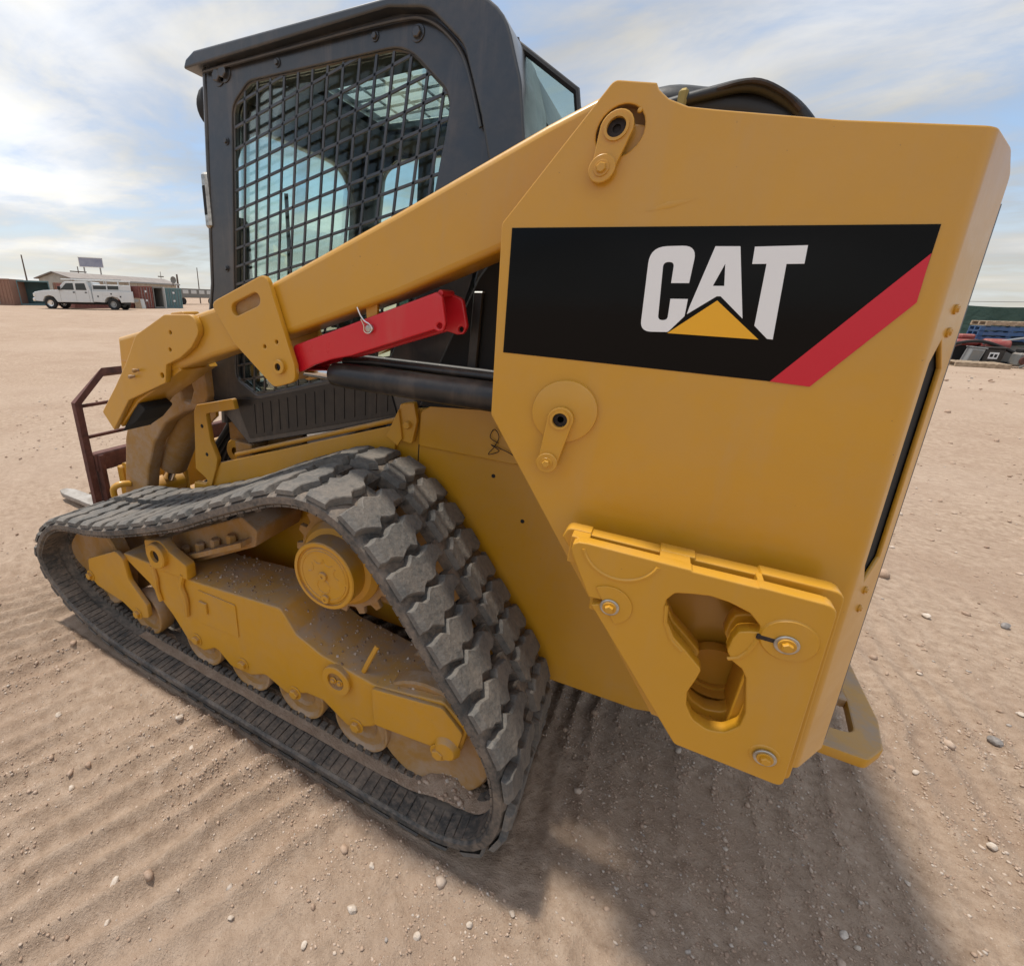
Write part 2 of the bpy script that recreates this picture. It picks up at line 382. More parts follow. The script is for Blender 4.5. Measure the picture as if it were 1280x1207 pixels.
# rear body between the towers, rear door
hood = [(0.08, 1.35), (0.13, 1.64), (0.32, 1.66), (0.60, 1.58), (0.655, 1.2), (0.70, 0.6), (0.6, 0.40), (0.2, 0.36)]
part('engine_hood', slab(fillet([(a, b, 0.02) for a, b in hood]), 0.505, 2*CTR-0.505, 0.006), 'cab')
part('rear_door', slab(fillet([(0.615, 1.57, .01), (0.650, 1.57, .01), (0.737, 0.50, .01), (0.70, 0.50, .01)]), 0.235, 2*CTR-0.235, 0.006), 'cab')
for k in range(7):
    z = 0.72+k*0.09; part('door_louver', box(0.722-(z-0.6)*0.081, 0.740-(z-0.6)*0.081, 0.5, 1.48, z, z+0.045, 0.003), 'flatblack')
for s in (0, 1):                                                  # inner tower box closing the plate
    me = slab(fillet([(0.20, 1.66), (0.075, 1.50), (0.09, 1.20), (0.47, 0.635), (0.64, 0.635), (0.575, 1.57)]), T+0.013, 0.463, 0.003)
    part('tower_box', me if s == 0 else mirrored(me), 'yellow')
# decal
dec = part('side_decal', slab([(0.048, 1.520), (0.594, 1.499), (0.600, 1.407), (0.523, 1.2885), (0.476, 1.2915), (0.057, 1.306)], T-0.0012, T+0.0005, 0.0003), 'decal', tower)
def flat(polys, lift): return slab(polys, T-lift, T-lift+0.0006, 0.0001)
part('decal_stripe', flat([(0.5955, 1.466), (0.6003, 1.407), (0.523, 1.2885), (0.4745, 1.2915)], 0.0020), 'decal_red', dec)
C = [(0.2735, 1.483, .022), (0.337, 1.483, .020), (0.338, 1.430), (0.3135, 1.430), (0.3115, 1.4605, .010), (0.2965, 1.4605, .010), (0.3065, 1.3745, .008), (0.3200, 1.3745, .008), (0.3175, 1.407), (0.3415, 1.407), (0.3425, 1.3815), (0.3245, 1.3565, .004), (0.2840, 1.3555, .018)]
part('decal_letter', flat(fillet(C, 7), 0.0021), 'decal_white', dec)
A_ = [(0.3605, 1.481), (0.3915, 1.480), (0.4185, 1.3805), (0.3835, 1.4115), (0.3785, 1.4115), (0.345, 1.3845), (0.346, 1.395)]
part('decal_letter', flat([A_, [(0.3700, 1.4262), (0.3845, 1.4262), (0.3785, 1.457)]], 0.0021), 'decal_white', dec)
T_ = [(0.409, 1.479), (0.469, 1.479), (0.4715, 1.4555), (0.4515, 1.4555), (0.4625, 1.3525), (0.4555, 1.353), (0.4355, 1.371), (0.4285, 1.456), (0.4115, 1.456)]
part('decal_letter', flat(T_, 0.0021), 'decal_white', dec)
part('decal_triangle', flat([(0.3805, 1.4055), (0.4455, 1.3515), (0.324, 1.3548)], 0.0022), 'decal_yellow', dec)
# pin retainers
def retainer(px, pz, bx, bz, r1, r2, y, parent, disc=None):
    d = Vector((bx-px, bz-pz)); a = math.atan2(d.y, d.x)
    poly = circ(px, pz, r1, 14, a+PI*0.5-0.25, a+PI*1.5+0.25) + circ(bx, bz, r2, 12, a-PI*0.5, a+PI*0.5)
    rt = part('pin_retainer', slab([poly, circ(px, pz, 0.0135, 18)], y-0.012, y-0.001, 0.0018), 'yellow', parent)
    part('pin_bore', lathe([(0.0135, -0.004), (0.0175, -0.004), (0.0175, 0.0)], 24, at=(px, y-0.012, pz)), 'yellow', rt)
    part('pin', lathe([(0, 0.012), (0.006, 0.012), (0.006, 0.006), (0.0135, 0.006), (0.0135, 0.03)], 20, at=(px, y-0.012, pz)), 'pin', rt)
    part('washer', lathe([(0, -0.006), (0.0185, -0.006), (0.0195, -0.005), (0.0195, 0.0), (0, 0.0)], 24, at=(bx, y-0.012, bz)), 'yellow', rt)
    bolt(bx, y-0.018, bz, rt, BOLT_S)
    return rt
retainer(0.195, 1.647, 0.184, 1.594, 0.024, 0.017, T, LOADER)
part('weld_bead', lathe([(0, -0.003), (0.003, -0.002), (0.004, 0.001), (0, 0.001)], 8, at=(0.222, T, 1.668)), 'yellow', tower)
disc = part('pivot_disc', lathe([(0, -0.010), (0.054, -0.010), (0.0575, -0.0085), (0.0585, -0.006), (0.0585, 0.001), (0, 0.001)], 48, at=(0.186, T, 1.207)), 'yellow')
retainer(0.184, 1.194, 0.173, 1.109, 0.0235, 0.018, T-0.010, LOADER)
# shallow weld dent on the panel
part('panel_crease', mesh('cr', [(0.255, T-0.0003, 1.533), (0.285, T-0.0016, 1.541), (0.325, T-0.0003, 1.5465), (0.29, T-0.0003, 1.5355), (0.285, T-0.0003, 1.5445)], [(0, 3, 1), (3, 2, 1), (2, 4, 1), (4, 0, 1)], 0), 'yellow', tower)

# ---- weight plates at the tower's foot
key = fillet([(0.443, 0.963, .01), (0.421, 0.957, .01), (0.412, 0.940, .01), (0.413, 0.925, .01), (0.421, 0.901, .02), (0.437, 0.874, .02), (0.459, 0.855, .02), (0.487, 0.829, .012), (0.484, 0.805, .01), (0.478, 0.775, .02), (0.483, 0.748, .02), (0.498, 0.724, .02), (0.521, 0.714, .02), (0.544, 0.721, .02), (0.560, 0.745, .02), (0.5605, 0.775, .02), (0.545, 0.840, .015), (0.536, 0.855, .01), (0.520, 0.864, .008), (0.5105, 0.879, .01), (0.5115, 0.902, .012), (0.516, 0.9195, .01), (0.529, 0.926, .01), (0.541, 0.929, .004), (0.538, 0.940, .006), (0.521, 0.957, .004), (0.493, 0.9655, .02), (0.467, 0.968, .02)])
out = fillet([(0.241, 1.008, .022), (0.433, 1.005), (0.436, 1.003), (0.520, 1.003), (0.522, 1.005), (0.613, 1.003, .018), (0.640, 0.656, .012), (0.484, 0.657, .01), (0.304, 0.8885), (0.3205, 0.8985), (0.3205, 0.9055), (0.2965, 0.9035)])
wt = part('counterweight_plate', slab([out, key], 0.0, 0.027, 0.0026, 2), 'yellow_cast')
wt2 = part('counterweight_plate', slab([fillet([(0.236, 1.006, .022), (0.277, 1.006), (0.279, 1.002), (0.388, 1.001), (0.390, 1.005), (0.440, 1.005), (0.442, 1.001), (0.528, 1.001), (0.530, 1.005), (0.632, 1.004, .018), (0.664, 0.628, .012), (0.489, 0.632, .01), (0.230, 0.985)]), key], 0.051, 0.082, 0.0028, 2), 'yellow_cast')
part('plate_spacer', join_mesh([box(0.248, 0.278, 0.024, 0.054, 0.95, 1.0035, 0.001), box(0.389, 0.4335, 0.024, 0.054, 0.97, 1.0035, 0.001), box(0.5225, 0.531, 0.024, 0.054, 0.97, 1.0032, 0.001), box(0.536, 0.61, 0.024, 0.042, 0.95, 0.995, 0.001), box(0.55, 0.625, 0.03, 0.11, 0.70, 0.95, 0.002), box(0.30, 0.40, 0.03, 0.12, 0.86, 0.93, 0.002), box(0.5, 0.6, 0.03, 0.12, 0.66, 0.70, 0.002), box(0.26, 0.62, 0.078, 0.121, 0.93, 0.96, 0.002)]), 'yellow_cast', wt)
def ridge_arc(cx, cz, r, a0, a1, y, w=0.0035, n=22):
    return tube([(p[0], y, p[1]) for p in circ(cx, cz, r, n, a0, a1)], w, 6)
part('cast_rim', ridge_arc(0.331, 1.014, 0.0605, PI*1.10, PI*1.90, 0.0005), 'yellow_cast', wt)
cd_ = [p for p in circ(0.3305, 0.9005, 0.0375, 60) if p[0] > 0.2445+(1.0-p[1])*0.708+0.006]
part('cast_disc', slab(cd_, -0.0035, 0.001, 0.0015), 'yellow_cast', wt)
part('cast_disc', lathe([(0, -0.0035), (0.0335, -0.0035), (0.0365, 0.001), (0, 0.001)], 36, at=(0.5755, 0, 0.9295)), 'yellow_cast', wt)
part('slot_groove', box(0.5375, 0.572, -0.0042, 0.0, 0.9195, 0.9275, 0.001, Matrix.Rotation(0, 4, 'Y')), 'pin', wt)
part('cast_rim', tube([(0.514, 0.0005, 0.866), (0.527, 0.0003, 0.874), (0.536, 0.0003, 0.892), (0.541, 0.0005, 0.917)], 0.0032, 6), 'yellow_cast', wt)
part('cast_rim', tube([(0.414, 0.0005, 0.93), (0.419, 0.0003, 0.898), (0.434, 0.0003, 0.868), (0.452, 0.0005, 0.852)], 0.003, 6), 'yellow_cast', wt)
WASH = lathe([(0, -0.003), (0.0145, -0.003), (0.0155, -0.0022), (0.0155, 0.001), (0, 0.001)], 28)
for bx, bz in ((0.333, 0.8985), (0.574, 0.9235), (0.603, 0.706)):
    part('washer', WASH, 'steel', wt, loc=(bx, -0.004, bz)); bolt(bx, -0.007, bz, wt, BOLT_S, 'yellow_cast', 0.4)
part('cast_disc', lathe([(0, -0.0015), (0.020, -0.0015), (0.0225, 0.001), (0, 0.001)], 30, at=(0.603, 0, 0.706)), 'yellow_cast', wt)
cup = part('tie_down_cup', lathe([(0.052, 0.082), (0.052, 0.105), (0.046, 0.105), (0.046, 0.116), (0, 0.116)], 32, at=(0.524, 0, 0.772)), 'yellow_cast', wt2)
part('counterweight_plate', mirrored(wt.data), 'yellow_cast'); part('counterweight_plate', mirrored(wt2.data), 'yellow_cast')

XF = None
# ---- rear bumper loop
bpo = fillet([(0.74, 0.402), (0.906, 0.400, .02), (0.946, 0.458, .03), (0.964, 0.56, .03), (0.966, 0.989), (0.914, 0.989), (0.914, 0.60, .03), (0.900, 0.478, .03), (0.74, 0.470)])
me = slab_z(bpo, 0.430, 0.458, 0.004); both('bumper', me, 'yellow_dusty')
part('bumper_strut', box(0.76, 0.915, 0.60, 0.655, 0.435, 0.463, 0.004), 'yellow_dirty'); part('bumper_strut', box(0.76, 0.915, 1.325, 1.38, 0.435, 0.463, 0.004), 'yellow_dirty')

XF = DRAW_FOOT
# ---- hose bundle over the hood
def hose(pts, r, parent, mat='hose', n=10, name='hose'): return part(name, tube(smoothpath(pts, 6), r, n), mat, parent)
hb = hose([(0.05, 0.30, 1.60), (0.14, 0.29, 1.69), (0.23, 0.28, 1.715), (0.30, 0.28, 1.704), (0.37, 0.28, 1.690), (0.42, 0.28, 1.662), (0.48, 0.29, 1.61), (0.55, 0.32, 1.58)], 0.028, LOADER, name='hose_bundle')
for k in range(5):
    o = 0.012*k; hose([(0.22, 0.25+o, 1.704-0.002*k), (0.30, 0.246+o, 1.719-0.003*abs(k-2)), (0.36, 0.25+o, 1.720-0.004*abs(k-1)), (0.41, 0.256+o, 1.692), (0.45, 0.262+o, 1.655), (0.50, 0.27+o, 1.59)], 0.009, hb)
part('cable_tube', tube(smoothpath([(0.315, 0.240, 1.716), (0.36, 0.236, 1.718), (0.40, 0.240, 1.700), (0.43, 0.246, 1.675)], 5), 0.004, 8), 'pin', hb)
part('hose_clamp', box(0.262, 0.276, 0.235, 0.315, 1.660, 1.724, 0.004), 'brass', hb)

# ---- lift arms
XF = DRAW
arm_o = fillet([(0.185, 1.715), (0.08, 1.678), (-0.197, 1.568), (-0.640, 1.400, .2), (-0.93, 1.330), (-1.252, 1.262), (-1.262, 1.180), (-0.992, 1.172), (-0.80, 1.232), (-0.524, 1.304), (-0.20, 1.405), (0.016, 1.485), (0.12, 1.53), (0.20, 1.62)])
arm_me = slab(arm_o, 0.150, 0.265, 0.014, 3)
arm, armR = both('lift_arm', arm_me, 'yellow')
gus = fillet([(-0.766, 1.378, .02), (-0.558, 1.452, .025), (-0.478, 1.236, .02), (-0.476, 1.195, .03), (-0.552, 1.172, .03), (-0.690, 1.280, .02)])
def slotpoly(x0, z0, x1, z1, r, n=8):
    a = math.atan2(z1-z0, x1-x0); return circ(x0, z0, r, n, a+PI/2, a+PI*1.5) + circ(x1, z1, r, n, a-PI/2, a+PI/2)
gs = [gus, slotpoly(-0.668, 1.3655, -0.598, 1.390, 0.0165), circ(-0.576, 1.276, 0.005, 10), circ(-0.534, 1.290, 0.005, 10), circ(-0.526, 1.229, 0.010, 16)]
gp = part('gusset_plate', slab(gs, 0.131, 0.149, 0.003), 'yellow', arm); part('gusset_plate', mirrored(gp.data), 'yellow', armR)
part('gusset_plate', slab(gus, 0.268, 0.286, 0.003), 'yellow', arm)
part('slot_back', box(-0.69, -0.575, 0.1485, 0.1495, 1.345, 1.41, 0.0001), 'yellow_dirty', arm)
part('boss', lathe([(0.0095, -0.010), (0.0175, -0.010), (0.019, -0.008), (0.019, 0.001), (0.0095, 0.001)], 24, at=(-0.526, 0.131, 1.229)), 'yellow', gp)
part('pin', lathe([(0, 0), (0.0098, 0), (0.0098, 0.15), (0, 0.15)], 16, at=(-0.526, 0.128, 1.229)), 'pin', gp)
fp = fillet([(-1.116, 1.277, .03), (-0.962, 1.343, .03), (-0.835, 1.347, .035), (-0.818, 1.300, .03), (-0.860, 1.255, .03), (-0.915, 1.222, .03), (-0.985, 1.196, .012), (-1.000, 1.140, .012), (-1.212, 1.060), (-1.333, 0.939), (-1.385, 0.998, .01), (-1.277, 1.099, .02), (-1.196, 1.181, .03)])
fpo = part('knee_plate', slab([fp, circ(-0.945, 1.293, .006, 10), circ(-0.957, 1.243, .006, 10), circ(-1.012, 1.162, .0085, 14)], 0.128, 0.149, 0.003), 'yellow', arm)
part('knee_plate', mirrored(fpo.data), 'yellow', armR)
for x, z in ((-1.128, 1.168), (-1.155, 1.146)): part('grease_stud', lathe([(0, -0.022), (0.005, -0.021), (0.0065, -0.018), (0.0065, -0.010), (0.004, -0.009), (0.004, 0.0)], 10, at=(x, 0.128, z)), 'yellow_dirty', fpo)
knee = part('knee_box', slab(fillet([(-1.252, 1.258), (-1.05, 1.29), (-0.95, 1.18), (-1.20, 1.05), (-1.326, 0.945), (-1.380, 0.998), (-1.275, 1.10)]), 0.154, 0.300, 0.006), 'yellow', arm)
part('knee_box', mirrored(knee.data), 'yellow', armR)
part('rubber_stop', slab(fillet([(-1.21, 1.050, .01), (-1.318, 0.942, .01), (-1.335, 0.925, .01), (-1.24, 0.975, .01), (-1.17, 1.03, .01)]), 0.158, 0.27, 0.004), 'flatblack', knee)
leg_o = fillet([(-1.339, 1.145), (-1.009, 1.177), (-1.009, 1.071, 0.02), (-1.025, 1.034, 0.02), (-1.142, 0.999, 0.03), (-1.256, 0.941, 0.06), (-1.346, 0.848, 0.06), (-1.415, 0.72, 0.06), (-1.455, 0.6, 0.04), (-1.493, 0.444), (-1.551, 0.38, 0.02), (-1.652, 0.38, 0.02), (-1.636, 0.507), (-1.541, 0.837), (-1.466, 0.975)])
lslot = fillet([(-1.143, 1.079, 0.01), (-1.137, 1.039, 0.01), (-1.105, 1.034, 0.01), (-1.078, 1.085, 0.01), (-1.086, 1.116, 0.01), (-1.11, 1.113, 0.01)])
XF = DRAW_FOOT
lego = part('arm_leg', slab([leg_o, lslot], 0.285, 0.345, 0.010, 2), 'yellow_dirty', arm)
part('arm_leg', mirrored(lego.data), 'yellow_dusty', armR)
part('leg_hook', tube(smoothpath([(-1.56, 0.285, 0.63), (-1.575, 0.245, 0.635), (-1.60, 0.230, 0.615), (-1.605, 0.230, 0.58)], 5), 0.014, 10), 'yellow', lego)
part('tab_plate', slab(fillet([(-1.14, 1.00), (-1.06, 1.04), (-1.06, 0.98, .01), (-1.14, 0.92)]), 0.36, 0.375, 0.002), 'yellow', lego)
XF = DRAW
# hose lug on top of the arm near the knee
part('hose_guard', slab(fillet([(-1.04, 1.300), (-1.015, 1.346, .01), (-0.955, 1.352, .01), (-0.95, 1.33)]), 0.19, 0.25, 0.004), 'yellow', arm)
# ---- red lift arm brace
br_o = fillet([(-0.505, 1.281, .01), (-0.110, 1.414, .006), (-0.096, 1.404, .006), (-0.084, 1.352, .01), (-0.088, 1.336, .008), (-0.102, 1.335, .008), (-0.110, 1.338, .006), (-0.325, 1.268, .03), (-0.380, 1.256, .02), (-0.436, 1.238), (-0.502, 1.206, .02)])
brace = part('arm_brace', slab([br_o, circ(-0.0985, 1.3465, .006, 12)], 0.160, 0.174, 0.004, 2), 'red')
br_f = fillet([(-0.505, 1.281, .01), (-0.110, 1.414, .006), (-0.078, 1.402, .012), (-0.062, 1.345, .01), (-0.070, 1.328, .008), (-0.085, 1.326, .008), (-0.110, 1.332, .006), (-0.325, 1.264, .03), (-0.436, 1.234), (-0.502, 1.204, .02)])
part('brace_side', slab([br_f, circ(-0.077, 1.338, .006, 12)], 0.232, 0.246, 0.004, 2), 'red', brace)
part('brace_top', mesh('bt', [(-0.503, 0.165, 1.2815), (-0.112, 0.165, 1.4135), (-0.112, 0.24, 1.4135), (-0.503, 0.24, 1.2815), (-0.503, 0.165, 1.2755), (-0.112, 0.165, 1.4075), (-0.112, 0.24, 1.4075), (-0.503, 0.24, 1.2755)], [(0, 1, 2, 3), (7, 6, 5, 4), (0, 4, 5, 1), (3, 2, 6, 7), (1, 5, 6, 2)], 30), 'red', brace)
part('brace_eye', lathe([(0, 0), (0.006, 0), (0.007, 0.004), (0.007, 0.062), (0, 0.062)], 14, at=(-0.106, 0.172, 1.412)), 'red', brace)
hp = part('hairpin', tube(smoothpath([(-0.300, 0.149, 1.379), (-0.291, 0.149, 1.362), (-0.279, 0.148, 1.350), (-0.266, 0.149, 1.343), (-0.260, 0.150, 1.333), (-0.268, 0.150, 1.324), (-0.280, 0.150, 1.327), (-0.282, 0.150, 1.340), (-0.290, 0.150, 1.354)], 5), 0.0016, 6), 'chrome', brace)
part('brace_pin', lathe([(0, -0.012), (0.0075, -0.011), (0.009, -0.008), (0.009, 0.09), (0, 0.09)], 14, at=(-0.270, 0.160, 1.334)), 'steel', brace)
part('brace_hanger', slab([(-0.302, 1.44), (-0.264, 1.455), (-0.264, 1.36), (-0.292, 1.35)], 0.178, 0.190, 0.002), 'yellow', brace)
# ---- lift cylinder and lines
lc = part('lift_cylinder', tube([(-0.412, 0.20, 1.2135), (-0.404, 0.20, 1.2135), (-0.36, 0.201, 1.2125), (0.17, 0.215, 1.196)], [0.022, 0.0285, 0.0315, 0.0335], 24), 'black')
part('cylinder_rod', tube([(-0.53, 0.199, 1.219), (-0.40, 0.20, 1.214)], 0.0185, 20), 'chrome', lc)
part('rod_eye', lathe([(0, 0), (0.032, 0), (0.034, 0.003), (0.034, 0.057), (0.032, 0.06), (0, 0.06)], 24, at=(-0.526, 0.172, 1.222)), 'yellow_dirty', lc)
part('cylinder_line', tube([(-0.39, 0.226, 1.245), (-0.30, 0.228, 1.249), (0.12, 0.24, 1.236)], 0.010, 10), 'black', lc)
lcR = part('lift_cylinder', mirrored(lc.data), 'black')
part('hydraulic_tube', tube(smoothpath([(-0.36, 0.275, 1.25), (-0.20, 0.275, 1.2465), (0.10, 0.275, 1.2385)], 3), 0.0095, 10), 'hose')
XF = None
# ---- tilt cylinders
for s in (0, 1):
    y = 0.61 if s == 0 else 2*CTR-0.61
    tcy = part('tilt_cylinder', tube([(-1.44, y, 1.02), (-1.46, y, 0.99), (-1.715, y, 0.60), (-1.72, y, 0.59)], [0.06, 0.076, 0.074, 0.06], 22), 'yellow_dirty')
    part('tilt_rod', tube([(-1.71, y, 0.605), (-1.79, y, 0.48)], 0.03, 16), 'chrome', tcy)
    part('rod_eye', lathe([(0, -0.08), (0.055, -0.08), (0.055, 0.08), (0, 0.08)], 22, at=(-1.79, y, 0.47)), 'yellow_dusty', tcy)
    part('cylinder_eye', lathe([(0, -0.08), (0.06, -0.08), (0.06, 0.08), (0, 0.08)], 22, at=(-1.42, y, 1.05)), 'yellow_dusty', tcy)
    part('clevis', box(-1.95, -1.74, y-0.105, y-0.085, 0.36, 0.54, 0.004), 'yellow_dusty', tcy); part('clevis', box(-1.95, -1.74, y+0.085, y+0.105, 0.36, 0.54, 0.004), 'yellow_dusty', tcy)
for k in range(6):
    hose([(-1.30, 0.74+0.03*k, 0.98), (-1.42-0.01*k, 0.72+0.03*k, 0.80-0.02*k), (-1.56, 0.70+0.04*k, 0.60), (-1.50-0.04*k, 0.72+0.03*k, 0.44), (-1.74, 0.75+0.03*k, 0.40)], 0.014, LOADER)
part('cross_tube', tube([(-1.86, 0.50, 0.32), (-1.86, 1.48, 0.32)], 0.06, 18), 'yellow_dusty')
# ---- quick coupler
cp = part('coupler', slab(fillet([(-2.04, 0.14, .01), (-1.95, 0.14, .01), (-1.86, 0.42, .02), (-1.93, 0.56, .02), (-2.06, 0.56, .02)]), 0.545, 0.57, 0.003), 'yellow_dusty')
part('coupler_side', mirrored(cp.data), 'yellow_dusty', cp)
part('coupler_face', box(-2.085, -2.04, 0.53, 2*CTR-0.53, 0.14, 0.54, 0.006), 'yellow_dusty', cp)
part('coupler_lug', lathe([(0, 0), (0.05, 0), (0.055, 0.01), (0.055, 0.05), (0, 0.05)], 20, at=(-1.88, 0.70, 0.56)), 'yellow_dusty', cp)
# ================================================================== track and undercarriage
PATH = [(-1.883, .322), (-1.80, .43), (-1.69, .500), (-1.58, .530), (-1.42, .555), (-1.244, .600), (-.911, .717), (-.70, .815), (-.579, .868), (-.47, .912), (-.37, .927), (-.29, .912), (-.225, .872), (-.135, .785), (0, .612), (.135, .438), (.188, .335), (.203, .21), (.168, .095), (.08, .038), (-.03, .024), (-.35, .022), (-.687, .022), (-1.05, .022), (-1.372, .030), (-1.55, .055), (-1.69, .098), (-1.82, .175), (-1.872, .245)]
dense = smoothpath([(x, 0, z) for x, z in PATH], 14, True)
cum = [0.0]
for i in range(len(dense)): cum.append(cum[-1] + (dense[(i+1) % len(dense)]-dense[i]).length)
LOOP = cum[-1]; NP_ = round(LOOP/0.09); PITCH = LOOP/NP_
def at_s(s):
    s %= LOOP
    lo, hi = 0, len(dense)
    while hi-lo > 1:
        mid = (lo+hi)//2
        if cum[mid] <= s: lo = mid
        else: hi = mid
    a, b = dense[lo], dense[(lo+1) % len(dense)]
    return a.lerp(b, (s-cum[lo])/max(1e-9, cum[lo+1]-cum[lo]))
def frame_s(s):
    p = at_s(s); t = (at_s(s+0.02)-at_s(s-0.02)).normalized(); n = Vector((-t.z, 0, t.x))   # outward normal (path runs forward -> over the top -> rear)
    return p, t, n
TH = 0.0165; TW = 0.445
def belt_mesh(y_of=lambda y: y):
    cols = [0.0, 0.012, 0.188, 0.264, TW-0.012, TW]; sub = [0.0, 0.26, 0.74]
    n = NP_*3; v = []; f = []
    for i in range(n):
        s = (i//3 + sub[i % 3])*PITCH; p, t, nn = frame_s(s)
        for side in (1, -1):
            for j, y in enumerate(cols):
                th = TH*(0.55 if j in (0, len(cols)-1) else 1.0)
                v.append((p.x+nn.x*th*side, y_of(y), p.z+nn.z*th*side))
    C_ = len(cols); A = lambda i, s, j: (i % n)*2*C_ + s*C_ + j
    for i in range(n):
        hole = i % 3 == 1
        for j in range(C_-1):
            if hole and j == 2:
                f.append((A(i, 0, 2), A(i, 0, 3), A(i, 1, 3), A(i, 1, 2))); f.append((A(i+1, 0, 3), A(i+1, 0, 2), A(i+1, 1, 2), A(i+1, 1, 3)))
                f.append((A(i, 0, 2), A(i, 1, 2), A(i+1, 1, 2), A(i+1, 0, 2))); f.append((A(i, 0, 3), A(i+1, 0, 3), A(i+1, 1, 3), A(i, 1, 3)))
                continue
            f.append((A(i, 0, j), A(i+1, 0, j), A(i+1, 0, j+1), A(i, 0, j+1))); f.append((A(i, 1, j), A(i, 1, j+1), A(i+1, 1, j+1), A(i+1, 1, j)))
        f.append((A(i, 0, 0), A(i, 1, 0), A(i+1, 1, 0), A(i+1, 0, 0))); f.append((A(i, 0, C_-1), A(i+1, 0, C_-1), A(i+1, 1, C_-1), A(i, 1, C_-1)))
    bm = bmesh.new(); bm.from_mesh(mesh('belt', v, f)); return from_bm('belt', bm, 50)
track = part('rubber_track', belt_mesh(), 'rubber'); part('rubber_track', belt_mesh(lambda y: 2*CTR-y), 'rubber')
# tread lugs: zigzag blocks, two per pitch, worn
def lug(seed, inner):
    r = random.Random(seed); ys = [0.001, 0.035, 0.075, 0.105, 0.150, 0.185, 0.226] if not inner else [0.266, 0.288, 0.312, 0.346, 0.374, 0.410, 0.444]
    off = [-0.006, -0.004, 0.012, -0.004, 0.010, -0.008, -0.002]
    if inner: off = [0.002, 0.010, -0.008, 0.004, -0.010, 0.004, 0.006]
    hw = [0.027, 0.032, 0.035, 0.035, 0.033, 0.025, 0.019]
    if inner: hw = [0.030, 0.034, 0.033, 0.035, 0.034, 0.032, 0.027]
    H = 0.021; v = []; f = []; n = len(ys)
    rows = []
    fine = []
    for i in range(n-1):
        for k in range(2): fine.append((i, k/2))
    fine.append((n-1, 0))
    for idx, (i, t) in enumerate(fine):
        j = min(i+1, n-1); L = lambda a: a[i]+(a[j]-a[i])*t
        y, o, w = L(ys), L(off), L(hw); e0 = r.uniform(-.005, .005); e1 = r.uniform(-.005, .005); h = H*r.uniform(0.94, 1.02)
        edge = (idx == 0 and not inner) or (idx == len(fine)-1 and inner)
        if edge: h *= 0.6
        b = 0.004
        v += [(o-w-b+e0, y, 0.0), (o-w+e0, y, h*0.88), (o-w+0.003+e0, y, h), (o+e0*.5, y, h*r.uniform(.98, 1.02)), (o+w-0.003+e1, y, h), (o+w+e1, y, h*0.88), (o+w+b+e1, y, 0.0)]
    m = 7
    for i in range(len(fine)-1):
        for k in range(m-1): f.append((i*m+k, i*m+k+1, (i+1)*m+k+1, (i+1)*m+k))
    f.append(tuple(range(m))); f.append(tuple((len(fine)-1)*m+k for k in range(m-1, -1, -1)))
    bm = bmesh.new(); bm.from_mesh(mesh('lug', v, f)); me = from_bm('lug', bm, 22); me.materials.append(M['lug']); return me
LUGO = [lug(10+i, False) for i in range(7)]; LUGI = [lug(30+i, True) for i in range(7)]
def on_track(name, me, s, off, parent, flip=1):
    p, t, nn = frame_s(s); o = bpy.data.objects.new(name, me); COL.objects.link(o); o.parent = parent
    # local x along the path, y lateral, z outward ; t x y = ... keep a proper rotation
    o.matrix_local = Matrix(((t.x, 0, nn.x*flip, p.x+nn.x*off), (0, 1, 0, 0), (t.z, 0, nn.z*flip, p.z+nn.z*off), (0, 0, 0, 1))) if flip == 1 else Matrix(((-t.x, 0, -nn.x, p.x+nn.x*off), (0, 1, 0, 0), (-t.z, 0, -nn.z, p.z+nn.z*off), (0, 0, 0, 1)))
    return o
for i in range(NP_):
    on_track('tread_lug', random.choice(LUGO), (i+0.0)*PITCH, TH-0.001, track)
    on_track('tread_lug', random.choice(LUGI), (i+0.5)*PITCH, TH-0.001, track)
# inner drive lugs and the ribbed inner shoulders
DL = mesh('dl', [(-.026, .192, 0), (.026, .192, 0), (.026, .255, 0), (-.026, .255, 0), (-.014, .202, .045), (.014, .202, .045), (.014, .245, .045), (-.014, .245, .045)], [(4, 5, 6, 7), (0, 1, 5, 4), (1, 2, 6, 5), (2, 3, 7, 6), (3, 0, 4, 7)], 25)
DL.materials.append(M['rubber'])
for i in range(NP_): on_track('drive_lug', DL, (i+0.0)*PITCH, -TH+0.001, track, -1)
bm = bmesh.new()
NR = NP_*3
for i in range(NR):
    p, t, nn = frame_s((i+0.5)*PITCH/3)
    Mx = Matrix(((-t.x, 0, -nn.x, p.x-nn.x*TH), (0, 1, 0, 0), (-t.z, 0, -nn.z, p.z-nn.z*TH), (0, 0, 0, 1)))
    bm_box(bm, -0.0125, 0.0125, 0.008, 0.075, -0.001, 0.0045, 0, Mx)
    bm_box(bm, -0.010, 0.010, 0.112, 0.135, -0.001, 0.020, 0, Mx)
part('shoulder_rib', from_bm('ribs', bm, 30), 'rubber', track, kind='stuff')

